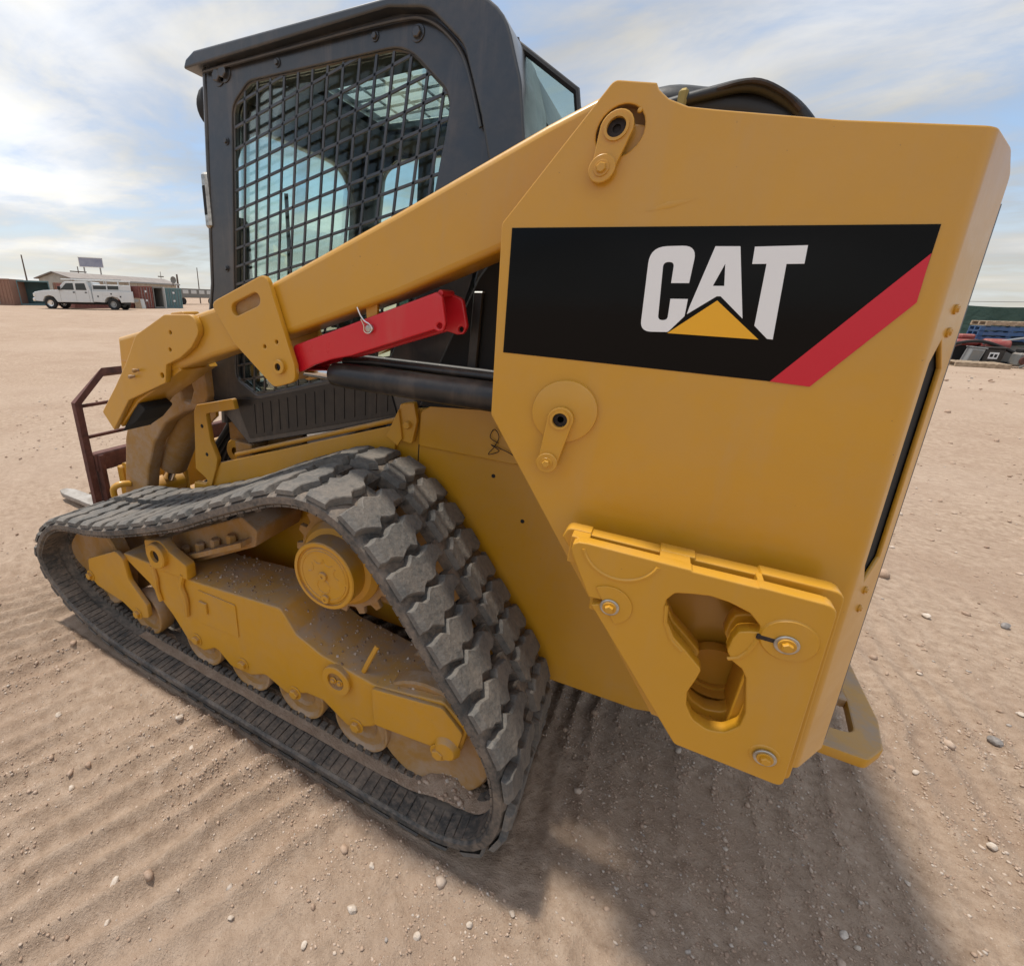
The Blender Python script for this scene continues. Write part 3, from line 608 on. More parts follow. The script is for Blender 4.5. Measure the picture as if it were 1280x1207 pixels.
# ---- track frame, wheels, sprocket
fr = fillet([(-1.44, 0.425, .02), (-0.96, 0.437), (-0.56, 0.480, .03), (-0.50, 0.405, .03), (-0.40, 0.368), (-0.205, 0.348, .01), (0.005, 0.400, .015), (0.082, 0.345, .02), (0.066, 0.245, .02), (0.0, 0.232), (-0.19, 0.205, .02), (-0.215, 0.178, .01), (-0.30, 0.128, .03), (-0.40, 0.185, .03), (-0.465, 0.178), (-0.55, 0.130, .03), (-0.65, 0.165, .03), (-0.72, 0.128, .03), (-0.825, 0.120, .03), (-0.895, 0.172, .03), (-0.97, 0.122, .03), (-1.06, 0.140, .03), (-1.13, 0.225, .03), (-1.25, 0.33, .03)])
tf = part('track_frame', slab(fr, 0.105, 0.335, 0.008, 2), 'yellow_dusty')
part('track_frame', mirrored(tf.data), 'yellow_dusty')
fa = part('front_swing_arm', slab(fillet([(-1.648, 0.325, .02), (-1.42, 0.432, .03), (-1.375, 0.410, .03), (-1.362, 0.315, .05), (-1.268, 0.228, .02), (-1.268, 0.165, .025), (-1.345, 0.140, .025), (-1.44, 0.18, .05), (-1.62, 0.200, .02), (-1.668, 0.236, .02)]), 0.088, 0.108, 0.004), 'yellow_dusty')
part('axle_cover', slab(fillet([(-0.212, 0.345, .015), (0.010, 0.392, .02), (0.072, 0.335, .02), (0.058, 0.250, .015), (-0.20, 0.210, .015)]), 0.092, 0.107, 0.004), 'yellow_dusty', tf)
cov = part('access_cover', slab(fillet([(-0.953, 0.409, .01), (-0.762, 0.416, .01), (-0.760, 0.281, .01), (-0.970, 0.263, .01)]), 0.1005, 0.106, 0.0015), 'yellow_dusty', tf)
part('cover_latch', box(-0.945, -0.905, 0.092, 0.101, 0.325, 0.37, 0.002), 'yellow_dusty', cov)
for x, z in ((-1.653, 0.240), (-1.339, 0.162)): bolt(x, 0.087, z, fa, BOLT_L, 'yellow_dusty')
for x, z in ((-0.998, 0.168), (-0.755, 0.165), (-0.515, 0.158), (-0.269, 0.155)): bolt(x, 0.104, z, tf, BOLT_L, 'yellow_dusty')
rb = part('axle_boss', lathe([(0, -0.018), (0.026, -0.018), (0.03, -0.014), (0.038, 0.0), (0, 0.0)], 26, at=(0.032, 0.095, 0.262)), 'yellow_dusty', tf)
bolt(0.012, 0.088, 0.238, tf, BOLT_L, 'yellow_dusty')
pb = part('pivot_boss', lathe([(0.030, 0.004), (0.030, -0.012), (0.048, -0.012), (0.0505, -0.009), (0.0505, 0.012), (0.03, 0.012)], 32, at=(-0.336, 0.10, 0.310)), 'yellow_dusty', tf)
part('boss_inset', lathe([(0, 0.0), (0.031, 0.0)], 24, at=(-0.336, 0.098, 0.310)), 'yellow_dirty', pb)
for dx in (-.012, .012): bolt(-0.336+dx, 0.096, 0.305, pb, BOLT_S, 'yellow_dusty')
# suspension pivot with saddle and strap
sp_ = part('suspension_pivot', lathe([(0.024, -0.004), (0.024, -0.016), (0.046, -0.016), (0.050, -0.012), (0.050, 0.05), (0.024, 0.05)], 30, at=(-1.130, 0.088, 0.505)), 'yellow_dusty')
part('pivot_core', lathe([(0, 0.0), (0.025, 0.0)], 20, at=(-1.130, 0.084, 0.505)), 'pin', sp_)
part('pivot_strap', slab(fillet([(-1.215, 0.540, .01), (-1.12, 0.565, .03), (-1.07, 0.53, .02), (-0.985, 0.50, .02), (-0.99, 0.44), (-1.20, 0.425, .02), (-1.22, 0.48, .02)]), 0.094, 0.135, 0.005), 'yellow_dusty', sp_)
part('weld_rib', tube(smoothpath([(-1.20, 0.102, 0.43), (-1.185, 0.098, 0.38), (-1.19, 0.098, 0.33), (-1.18, 0.100, 0.28)], 4), 0.010, 8), 'yellow_dusty', tf)
part('weld_rib', tube(smoothpath([(-1.02, 0.102, 0.45), (-1.035, 0.096, 0.40), (-1.02, 0.096, 0.35), (-1.03, 0.100, 0.27)], 4), 0.012, 8), 'yellow_dusty', tf)
mb = part('mount_block', slab(fillet([(-1.22, 0.42), (-1.20, 0.515, .02), (-0.80, 0.700, .02), (-0.73, 0.665, .02), (-0.745, 0.60, .02), (-1.06, 0.44)]), 0.20, 0.44, 0.006), 'yellow_dirty')
for k in range(4):
    t_ = k/3; part('bolt', lathe([(0, 0.034), (0.015, 0.034), (0.019, 0.030), (0.019, 0.0), (0, 0)], 6, 'Z', at=(-1.10+0.26*t_, 0.185, 0.47+0.125*t_)), 'yellow_dirty', mb)
part('mount_ledge', mesh('ml', [(-1.16, 0.15, 0.445), (-0.76, 0.15, 0.635), (-0.76, 0.205, 0.635), (-1.16, 0.205, 0.445), (-1.16, 0.15, 0.425), (-0.76, 0.15, 0.615), (-0.76, 0.205, 0.615), (-1.16, 0.205, 0.425)], [(0, 1, 2, 3), (4, 7, 6, 5), (0, 4, 5, 1), (1, 5, 6, 2), (3, 7, 4, 0)], 20), 'yellow_dirty', mb)
# wheels
def wheel(name, x, z, r, y0, y1, mat='yellow_dirty', parent=LOADER):
    w = part(name, lathe([(0, y0+0.02), (r*0.45, y0+0.02), (r*0.55, y0+0.012), (r*0.8, y0+0.012), (r*0.9, y0), (r*0.97, y0), (r, y0+0.006), (r, y1-0.006), (r*0.97, y1), (0, y1)], 36, at=(x, 0, z)), mat, parent); return w
wheel('front_idler', -1.655, 0.285, 0.205, 0.125, 0.185); wheel('front_idler', -1.655, 0.285, 0.205, 0.265, 0.325)
wheel('rear_idler', -0.035, 0.225, 0.185, 0.125, 0.185); wheel('rear_idler', -0.035, 0.225, 0.185, 0.265, 0.325)
for x in (-1.335, -0.985, -0.742, -0.505, -0.262):
    w = wheel('bottom_roller', x, 0.145, 0.100, 0.118, 0.182); wheel('roller_half', x, 0.145, 0.100, 0.262, 0.326, parent=w)
# sprocket and final drive
SX, SZ = -0.375, 0.668
fd = part('final_drive', lathe([(0, -0.006), (0.083, -0.006), (0.087, -0.002), (0.092, -0.002), (0.092, -0.010), (0.101, -0.010), (0.104, -0.007), (0.104, 0.05), (0.12, 0.055), (0.135, 0.075), (0.135, 0.30), (0, 0.30)], 56, at=(SX, 0.10, SZ)), 'yellow_dusty')
part('cover_ring', ridge_arc(SX, SZ, 0.076, 0, 2*PI, 0.0945, 0.0028, 48), 'yellow_dusty', fd)
part('cover_ring', ridge_arc(SX, SZ-0.034, 0.022, 0, 2*PI, 0.0945, 0.0022, 24), 'yellow_dusty', fd)
for a in (0.35, 1.25, 1.9, 2.8): part('cover_tab', ridge_arc(SX+0.055*math.cos(a), SZ+0.055*math.sin(a), 0.017, a+PI*0.6, a+PI*1.4, 0.0945, 0.0022, 12), 'yellow_dusty', fd)
for x, z in ((SX, SZ), (SX+0.008, SZ-0.072)):
    part('plug', lathe([(0, -0.006), (0.0045, -0.006), (0.0045, -0.009), (0.012, -0.009), (0.0135, -0.007), (0.0135, 0), (0, 0)], 20, at=(x, 0.0945, z)), 'yellow_dusty', fd)
teeth = []
for k in range(16):
    a = 2*PI*k/16
    for da, r in ((-.11, .155), (-.06, .178), (.06, .178), (.11, .155)): teeth.append((SX+r*math.cos(a+da), SZ+r*math.sin(a+da)))
part('sprocket', slab(teeth, 0.192, 0.210, 0.003), 'yellow_dirty', fd); part('sprocket', slab(teeth, 0.242, 0.260, 0.003), 'yellow_dirty', fd)
part('drive_guard', slab(fillet([(-0.60, 0.46, .02), (-0.47, 0.80, .02), (-0.33, 0.86, .02), (-0.20, 0.80, .02), (0.03, 0.42, .02)]), 0.35, 0.43, 0.006), 'yellow_dirty')
part('guard_strap', tube([(-0.26, 0.13, 0.355), (-0.235, 0.13, 0.42), (-0.22, 0.14, 0.46)], 0.008, 8), 'yellow_dusty', tf)
# sand lying in the track: on the inner belt shoulders and heaped at the rear
r_ = random.Random(4); bm = bmesh.new()
for k in range(420):
    x = r_.uniform(-0.98, -0.06); y = r_.uniform(0.112, 0.33)
    z = float(Vector((0, 0, 0)).z); pr = [(-0.98, .437), (-0.56, .478), (-0.50, .405), (-0.40, .368), (-0.205, .348), (-0.05, .386)]
    for (xa, za), (xb, zb) in zip(pr, pr[1:]):
        if xa <= x <= xb: z = za+(zb-za)*(x-xa)/(xb-xa)
    s_ = 0.0012+0.0045*r_.random()**3
    vs = bmesh.ops.create_icosphere(bm, subdivisions=1, radius=s_)['verts']
    bmesh.ops.translate(bm, vec=(x, y, z+s_*0.3), verts=vs)
    for v_ in vs: v_.co += Vector((r_.uniform(-1, 1), r_.uniform(-1, 1), r_.uniform(-1, 1)))*s_*0.3
M['crumb'] = pbsdf('dirt_crumbs', lambda q: q.ramp(q.n('ShaderNodeNewGeometry').outputs['Random Per Island'], [(0.0, (0.28, 0.19, 0.13)), (0.7, (0.42, 0.30, 0.21)), (1.0, (0.58, 0.48, 0.40))]), 0.95)
part('dirt_crumb', from_bm('crumbs', bm, 60), 'crumb', tf, kind='stuff')
# ================================================================== chassis
ch_o = fillet([(-1.43, 0.26), (-1.375, 0.62, .01), (-1.30, 0.628), (-1.20, 0.742, .01), (-0.355, 1.030, .01), (-0.30, 1.088, .02), (-0.05, 1.125, .02), (0.10, 1.40), (0.30, 1.45), (0.66, 0.62), (0.60, 0.34, .04), (0.46, 0.30, .03), (-0.3, 0.27)])
ch = part('chassis_side', slab(ch_o, 0.465, 0.49, 0.005), 'yellow'); part('chassis_side', mirrored(ch.data), 'yellow')
part('chassis_belly', slab(fillet([(-1.40, 0.28), (-1.38, 0.60), (-1.18, 0.72), (-0.35, 1.0), (0.1, 1.0), (0.62, 0.6), (0.56, 0.36), (0.44, 0.31), (-0.3, 0.28)]), 0.491, 2*CTR-0.491, 0.004), 'black')
# raised front cover band, the fender rail and the fuel door
part('fender_band', slab(fillet([(-1.255, 0.632, .01), (-1.172, 0.752, .01), (-0.352, 1.033, .004), (-0.352, 0.93), (-0.80, 0.74), (-1.19, 0.60, .01)]), 0.452, 0.464, 0.002), 'yellow', ch)
part('fender_rail', tube([(-1.10, 0.475, 0.795), (-0.345, 0.475, 1.050)], 0.009, 10), 'yellow_dusty', ch)
fdoor = part('fuel_door', slab(fillet([(-0.268, 0.980, .01), (-0.268, 1.086, .02), (-0.235, 1.108, .02), (0.02, 1.128, .02), (0.09, 1.00, .03), (0.03, 0.975, .03), (-0.10, 0.978, .02)]), 0.449, 0.463, 0.003), 'yellow', ch)
part('wire_loop', tube(smoothpath([(-0.02, 0.444, 1.03), (-0.045, 0.440, 1.045), (-0.035, 0.438, 1.07), (-0.02, 0.44, 1.05), (-0.03, 0.438, 1.02), (-0.045, 0.44, 0.995), (-0.015, 0.44, 1.01), (-0.04, 0.438, 1.025), (0.01, 0.442, 1.01), (0.03, 0.444, 1.0)], 4), 0.0012, 6), 'pin', fdoor)
hg = part('cab_hinge', slab(fillet([(-0.345, 1.02), (-0.33, 1.105, .01), (-0.285, 1.115, .01), (-0.272, 1.06), (-0.285, 0.985, .01), (-0.325, 0.99, .01)]), 0.435, 0.463, 0.003), 'yellow', ch)
part('hinge_pin', lathe([(0, 0), (0.010, 0), (0.012, 0.003), (0.012, 0.02), (0, 0.02)], 16, at=(-0.300, 0.42, 1.045)), 'yellow', hg)
part('hinge_tab', slab(fillet([(-0.37, 1.0), (-0.33, 1.09), (-0.315, 1.0), (-0.33, 0.975)]), 0.425, 0.434, 0.002), 'yellow_dusty', hg)
part('panel_seam', box(-0.2755, -0.2725, 0.4635, 0.466, 0.42, 0.98, 0.0005), 'flatblack', ch)
v = [(0.10, 0.4625, 0.93), (0.117, 0.4625, 0.93), (0.46, 0.4625, 0.40), (0.448, 0.4625, 0.395), (0.10, 0.466, 0.925), (0.125, 0.466, 0.935), (0.468, 0.466, 0.40), (0.442, 0.466, 0.39)]
part('body_crease', mesh('bc', v, [(0, 3, 2, 1), (0, 4, 7, 3), (1, 2, 6, 5)], 10), 'yellow', ch)
for x, z in ((-0.03, 0.925), (0.07, 0.805)): part('rivet_hole', lathe([(0, -0.001), (0.0055, -0.001), (0.006, 0.001)], 12, at=(x, 0.464, z)), 'flatblack', ch)
bolt(-1.03, 0.452, 0.685, ch, BOLT)
# front post beside the cab, with its recess
post = fillet([(-1.285, 0.955, .01), (-1.265, 0.985, .01), (-1.055, 1.035, .01), (-1.045, 0.995), (-1.215, 0.955, .01), (-1.205, 0.84, .02), (-1.175, 0.77, .02), (-1.19, 0.725, .01), (-1.235, 0.63, .01), (-1.262, 0.67), (-1.32, 0.70)])
po = part('front_post', slab(post, 0.44, 0.463, 0.003), 'yellow_dusty')
part('front_post', mirrored(po.data), 'yellow_dusty')
part('post_recess', box(-1.27, -0.85, 0.60, 0.63, 0.62, 1.05, 0.004), 'yellow_dirty', po)
part('recess_shelf', box(-1.20, -0.95, 0.47, 0.61, 0.72, 0.735, 0.002), 'yellow_dirty', po)
part('recess_roller', lathe([(0.018, 0), (0.048, 0), (0.052, 0.004), (0.052, 0.03), (0.018, 0.03)], 26, at=(-1.185, 0.545, 0.775)), 'yellow_dusty', po)
part('recess_block', box(-1.13, -1.04, 0.50, 0.60, 0.735, 0.84, 0.004), 'yellow_dirty', po)
for x in (-1.21, -1.16, -1.11): bolt(x, 0.598, 0.965, po, BOLT, 'yellow_dirty')
for x, z in ((-1.245, 0.90), (-1.235, 0.78)): part('rivet_hole', lathe([(0, -0.001), (0.008, -0.001), (0.009, 0.001)], 12, at=(x, 0.44, z)), 'flatblack', po)

# ================================================================== cab
CY0 = 0.50; CY1 = 2*CTR-0.50
cab_o = fillet([(-1.100, 2.075, .015), (-0.40, 2.058), (-0.300, 2.040, .10), (-0.205, 1.955, .10), (-0.130, 1.74), (-0.16, 1.45), (-0.25, 1.12), (-0.352, 1.040), (-1.050, 0.843), (-1.285, 1.05, .03), (-1.225, 1.20, .03), (-1.163, 1.435)])
win = fillet([(-1.000, 1.955, .06), (-0.925, 2.005, .06), (-0.385, 1.992, .14), (-0.252, 1.87, .14), (-0.262, 1.795, .05), (-0.33, 1.40, .04), (-0.42, 1.20, .04), (-0.985, 1.045, .04), (-1.090, 1.10, .04), (-1.052, 1.48)], 5)
cab = part('cab', slab([cab_o, win], CY0, CY0+0.03, 0.004, 2), 'cab')
cabR = part('cab_side', slab([cab_o, win], CY1-0.03, CY1, 0.004, 2), 'cab', cab)
part('side_glass', slab(win, CY0+0.036, CY0+0.040, 0.0005), 'glass', cab); part('side_glass', slab(win, CY1-0.040, CY1-0.036, 0.0005), 'glass', cab)
# window guard: cut-steel grid, vertical and slanted bars clipped to the opening
def clip(px, pz, dx, dz):
    ts = []
    for i in range(len(win)):
        a, b = win[i], win[(i+1) % len(win)]; ex_, ez_ = b[0]-a[0], b[1]-a[1]; den = dx*ez_-dz*ex_
        if abs(den) < 1e-9: continue
        t = ((a[0]-px)*ez_-(a[1]-pz)*ex_)/den; u = ((a[0]-px)*dz-(a[1]-pz)*dx)/den
        if 0 <= u < 1: ts.append(t)
    return (min(ts), max(ts)) if len(ts) >= 2 else None
def guard(y, mir):
    gp_ = part('window_guard', tube([(p[0], y, p[1]) for p in win]+[(win[0][0], y, win[0][1])], 0.0045, 6), 'cab', cab)
    def bar(px, pz, dx, dz, w):
        L = math.hypot(dx, dz); dx /= L; dz /= L; r = clip(px, pz, dx, dz)
        if not r or r[1]-r[0] < 0.03: return
        a = (px+dx*r[0], pz+dz*r[0]); b = (px+dx*r[1], pz+dz*r[1]); nx, nz = -dz*w, dx*w
        part('guard_bar', slab([(a[0]+nx, a[1]+nz), (a[0]-nx, a[1]-nz), (b[0]-nx, b[1]-nz), (b[0]+nx, b[1]+nz)], y-0.003, y+0.003, 0.001), 'cab', gp_)
    for k in range(16): bar(-0.948+0.0525*k, 1.99, -0.118, -1.0, 0.0040)
    for k in range(24): bar(-1.007, 1.955-0.0565*k+0.0565*4, 1.0, 0.205, 0.0040)
guard(CY0+0.010, False)
# lower ribbed side panel
rp = part('rib_panel', slab(fillet([(-1.035, 0.868), (-0.372, 1.055), (-0.42, 1.185), (-0.97, 1.035), (-1.10, 1.02)]), CY0-0.006, CY0-0.001, 0.001), 'black', cab)
for k in range(15):
    x = -1.0+k*0.042; z0 = 0.885+(x+1.035)*0.282; z1 = 1.02+(x+0.97)*0.272
    part('panel_rib', slab([(x, z0), (x+0.006, z0), (x+0.006, z1), (x, z1)], CY0-0.0085, CY0-0.005, 0.001), 'black', rp)
# roof
rf_o = fillet([(-1.165, 2.062, .006), (-1.150, 2.085, .01), (-1.11, 2.100, .02), (-0.42, 2.078), (-0.235, 2.070, .16), (-0.120, 1.990, .16), (-0.070, 1.860, .16), (-0.030, 1.66), (-0.115, 1.66), (-0.160, 1.810), (-0.215, 1.950, .10), (-0.31, 2.035, .10), (-0.42, 2.058), (-1.13, 2.062)])
skyl = [(-0.86, 0.72), (-0.40, 0.72), (-0.40, 1.26), (-0.86, 1.26)]
for y0, y1 in ((CY0-0.035, 0.72), (1.26, CY1+0.035)): part('roof', slab(rf_o, y0, y1, 0.006, 2), 'cab', cab)
part('roof', slab(fillet([(-1.165, 2.062), (-1.11, 2.100, .02), (-0.86, 2.092), (-0.86, 2.070), (-1.13, 2.062)]), 0.7205, 1.2595, 0.004), 'cab', cab)
part('roof', slab(fillet([(-0.40, 2.076), (-0.235, 2.066, .06), (-0.13, 1.988, .08), (-0.07, 1.85), (-0.10, 1.85), (-0.215, 1.950, .08), (-0.31, 2.035, .08), (-0.40, 2.056)]), 0.7205, 1.2595, 0.003), 'cab', cab)
part('skylight', slab_z(skyl, 2.066, 2.071, 0.0005), 'glass', cab)
for k in range(5): part('skylight_bar', box(-0.86, -0.40, 0.80+k*0.09, 0.808+k*0.09, 2.076, 2.084, 0.001), 'cab', cab)
for k in range(4): part('skylight_bar', box(-0.78+k*0.1, -0.772+k*0.1, 0.72, 1.26, 2.0845, 2.090, 0.001), 'cab', cab)
part('drip_rail', tube(smoothpath([(-1.10, CY0-0.012, 2.052), (-0.75, CY0-0.012, 2.047), (-0.42, CY0-0.012, 2.040), (-0.32, CY0-0.012, 2.022), (-0.245, CY0-0.012, 1.965), (-0.205, CY0-0.012, 1.90), (-0.165, CY0-0.012, 1.79)], 6), 0.005, 8), 'cab', cab)
part('headliner', box(-1.10, -0.87, 0.535, 1.445, 2.02, 2.055, 0.008), 'interior', cab)
part('headliner', box(-0.39, -0.30, 0.535, 1.445, 1.985, 2.03, 0.008), 'interior', cab); part('headliner', box(-0.87, -0.39, 0.535, 0.71, 2.02, 2.055, 0.006), 'interior', cab); part('headliner', box(-0.87, -0.39, 1.27, 1.445, 2.02, 2.055, 0.006), 'interior', cab)
# front wall: rounded door opening with glass
fo = [(CY0+0.03, 0.90), (CY1-0.03, 0.90), (CY1-0.03, 2.06), (CY0+0.03, 2.06)]
fh = fillet([(0.60, 1.05, .08), (1.38, 1.05, .08), (1.38, 1.96, .22), (0.60, 1.96, .22)], 8)
fw_ = slab_x([fo, fh], -0.018, 0.018, 0.004); fw_.transform(Matrix(((1, 0, 0.098, -1.303), (0, 1, 0, 0), (0, 0, 1, 0), (0, 0, 0, 1))))
part('front_frame', fw_, 'cab', cab)
fg = slab_x(fh, -0.003, 0.003, 0.0005); fg.transform(Matrix(((1, 0, 0.098, -1.303), (0, 1, 0, 0), (0, 0, 1, 0), (0, 0, 0, 1))))
part('door_glass', fg, 'glass', cab)
part('wiper', tube([(-1.17, 0.92, 1.20), (-1.10, 0.86, 1.60), (-1.085, 0.84, 1.78)], 0.008, 6), 'flatblack', cab)
# rear wall with window, projecting rear quarter glass
ro = [(CY0+0.03, 1.10), (CY1-0.03, 1.10), (CY1-0.03, 2.0), (CY0+0.03, 2.0)]
rh = fillet([(0.62, 1.45, .05), (1.36, 1.45, .05), (1.36, 1.90, .06), (0.62, 1.90, .06)])
rw = slab_x([ro, rh], -0.015, 0.015, 0.004); rw.transform(Matrix(((1, 0, -0.18, 0.12), (0, 1, 0, 0), (0, 0, 1, 0), (0, 0, 0, 1))))
part('rear_frame', rw, 'interior_light', cab)
part('rear_quarter_glass', slab([(-0.135, 1.985), (0.022, 1.862), (0.06, 1.70), (-0.08, 1.70)], 0.600, 0.605, 0.0005), 'glass', cab)
part('rear_quarter_frame', tube([(-0.145, 0.60, 1.992), (0.024, 0.60, 1.866), (0.064, 0.60, 1.70)], 0.008, 8), 'black', cab)
part('rear_quarter_frame', tube([(-0.138, 0.598, 1.99), (-0.105, 0.598, 1.90), (-0.078, 0.598, 1.70)], 0.011, 8), 'black', cab)
part('rear_glass', mesh('rg', [(0.022, 0.61, 1.862), (0.022, 1.37, 1.862), (-0.14, 1.37, 1.985), (-0.14, 0.61, 1.985)], [(0, 1, 2, 3)], 0), 'glass', cab)
# rear cab shell
part('rear_shell', slab(fillet([(-0.14, 1.10), (-0.06, 1.14), (0.05, 1.50), (-0.06, 1.72), (-0.10, 1.72), (-0.155, 1.45)]), CY0+0.002, CY1-0.002, 0.006), 'black', cab)
part('engine_shroud', slab(fillet([(-0.24, 1.12), (0.12, 1.14), (0.20, 1.62), (0.02, 1.62), (-0.10, 1.45)]), 0.375, 2*CTR-0.375, 0.006), 'flatblack')  # widened beyond the cab sides to keep a sun patch off the ground
hose([(0.02, 0.37, 1.60), (-0.02, 0.365, 1.50), (0.0, 0.36, 1.44), (0.10, 0.36, 1.47)], 0.006, LOADER)
part('shroud_bracket', box(-0.10, -0.075, 0.355, 0.374, 1.16, 1.42, 0.003), 'black')
# bolts, handle, front lamp on the cab
for x, z in ((-1.045, 2.035), (-1.018, 2.040)): bolt(x, CY0-0.001, z, cab, BOLT_L, 'cab')
for x, z in ((-0.805, 2.028), (-0.475, 2.025), (-1.035, 1.865), (-1.085, 1.49)): bolt(x, CY0-0.001, z, cab, BOLT_S, 'cab')
bolt(-0.352, CY0-0.001, 2.008, cab, BOLT, 'cab')
gh = part('grab_handle', box(-1.165, -1.135, CY0-0.012, CY0+0.03, 1.62, 1.79, 0.008), 'steel', cab)
part('handle_inset', box(-1.158, -1.143, CY0-0.0135, CY0-0.010, 1.66, 1.75, 0.002), 'flatblack', gh)
part('work_lamp', lathe([(0, 0), (0.05, 0.005), (0.06, 0.02), (0.06, 0.06), (0.045, 0.075), (0, 0.08)], 20, 'X', at=(-1.175, 0.56, 1.985)), 'flatblack', cab)
part('front_trim', tube([(-1.108, CY0+0.003, 2.065), (-1.168, CY0+0.003, 1.44), (-1.232, CY0+0.003, 1.20), (-1.288, CY0+0.003, 1.05)], 0.008, 8), 'cab', cab)
# interior
st = part('operator_seat', box(-0.62, -0.22, 0.74, 1.24, 1.08, 1.20, 0.05), 'seat', cab)
part('backrest', box(-0.32, -0.20, 0.74, 1.24, 1.16, 1.72, 0.05), 'seat', st)
part('headrest', box(-0.31, -0.22, 0.87, 1.11, 1.73, 1.88, 0.035), 'seat', st)
for y in (0.66, 1.31):
    ar = part('armrest', box(-0.75, -0.35, y-0.04, y+0.04, 1.30, 1.36, 0.02), 'seat', st)
    part('joystick', tube([(-0.74, y, 1.35), (-0.76, y, 1.46), (-0.765, y, 1.53)], [0.015, 0.018, 0.026], 10), 'flatblack', ar)
part('side_console', box(-1.12, -1.00, 1.32, 1.45, 1.0, 1.62, 0.02), 'interior', cab)
part('side_console', box(-1.14, -1.06, 0.535, 0.62, 1.0, 1.66, 0.02), 'interior', cab)
part('cab_floor', box(-1.2, -0.3, 0.54, 1.44, 0.98, 1.0, 0.004), 'interior', cab)
part('side_pillar', box(-0.80, -0.72, CY1-0.065, CY1-0.042, 1.05, 2.02, 0.008), 'interior', cab)
part('rear_lining', box(-0.36, -0.20, CY1-0.09, CY1-0.045, 1.15, 1.98, 0.01), 'interior_light', cab)
# ================================================================== pallet fork attachment
FORK = thing('pallet_fork', 'rusty brown pallet fork frame with steel tines mounted at the loader arm front', 'pallet fork', (-2.15, 0.99, 0))
def fpart(n, me, mat, par=None): return part(n, me, mat, par or FORK)
def sq(path, r=0.02): return tube(path, r, 4)
FX = -2.15; y0, y1 = 0.43, 2*CTR-0.43
fb = fpart('backrest_frame', tube([(FX, y0, 0.30), (FX, y0, 0.885), (FX, y0+0.155, 1.02), (FX, y1-0.155, 1.02), (FX, y1, 0.885), (FX, y1, 0.30)], 0.024, 4), 'rust')
for z in (0.866, 0.705): fpart('crossbar', box(FX-0.008, FX+0.008, y0+0.02, y1-0.02, z-0.008, z+0.008, 0.002), 'rust', fb)
for k in range(5): fpart('backrest_upright', box(FX-0.010, FX+0.010, 0.66+0.165*k-0.012, 0.66+0.165*k+0.012, 0.60, 1.01, 0.002), 'rust', fb) if k in (1, 2, 3) else None
cr = fpart('carriage', box(FX-0.03, FX+0.03, y0+0.02, y1-0.02, 0.52, 0.615, 0.006), 'rust'); fpart('carriage_bar', box(FX-0.03, FX+0.03, y0+0.02, y1-0.02, 0.16, 0.25, 0.006), 'rust', cr)
for yy in (y0+0.03, y1-0.06): fpart('carriage_side', box(FX-0.035, FX+0.045, yy, yy+0.03, 0.10, 0.61, 0.004), 'rust', cr)
for yy in (0.70, 1.16):
    tn = fpart('fork_tine', slab_z(fillet([(FX-0.03, yy), (FX-1.02, yy+0.015, .02), (FX-1.10, yy+0.04, .02), (FX-1.10, yy+0.085, .02), (FX-1.02, yy+0.11, .02), (FX-0.03, yy+0.125)]), 0.035, 0.068, 0.004), 'steel_worn')
    fpart('tine_shank', box(FX-0.075, FX-0.035, yy, yy+0.125, 0.04, 0.66, 0.006), 'steel_worn', tn)
# ================================================================== ground
import numpy as np
def vnoise(x, y, seed):
    xi = np.floor(x).astype(np.int64); yi = np.floor(y).astype(np.int64); fx = x-xi; fy = y-yi
    fx = fx*fx*(3-2*fx); fy = fy*fy*(3-2*fy)
    def h(a, b):
        n = (a*374761393 + b*668265263 + seed*974634777) & 0x7fffffff
        n = ((n ^ (n >> 13))*1274126177) & 0x7fffffff
        return ((n ^ (n >> 16)) & 0xffff)/65535.0
    return (h(xi, yi)*(1-fx)+h(xi+1, yi)*fx)*(1-fy) + (h(xi, yi+1)*(1-fx)+h(xi+1, yi+1)*fx)*fy
def fbm(x, y, seed, o=4):
    s = 0; a = 0.5
    for k in range(o): s = s + a*vnoise(x*2**k, y*2**k, seed+k*17); a *= 0.5
    return s
def sstep(a, b, x): t = np.clip((x-a)/(b-a), 0, 1); return t*t*(3-2*t)
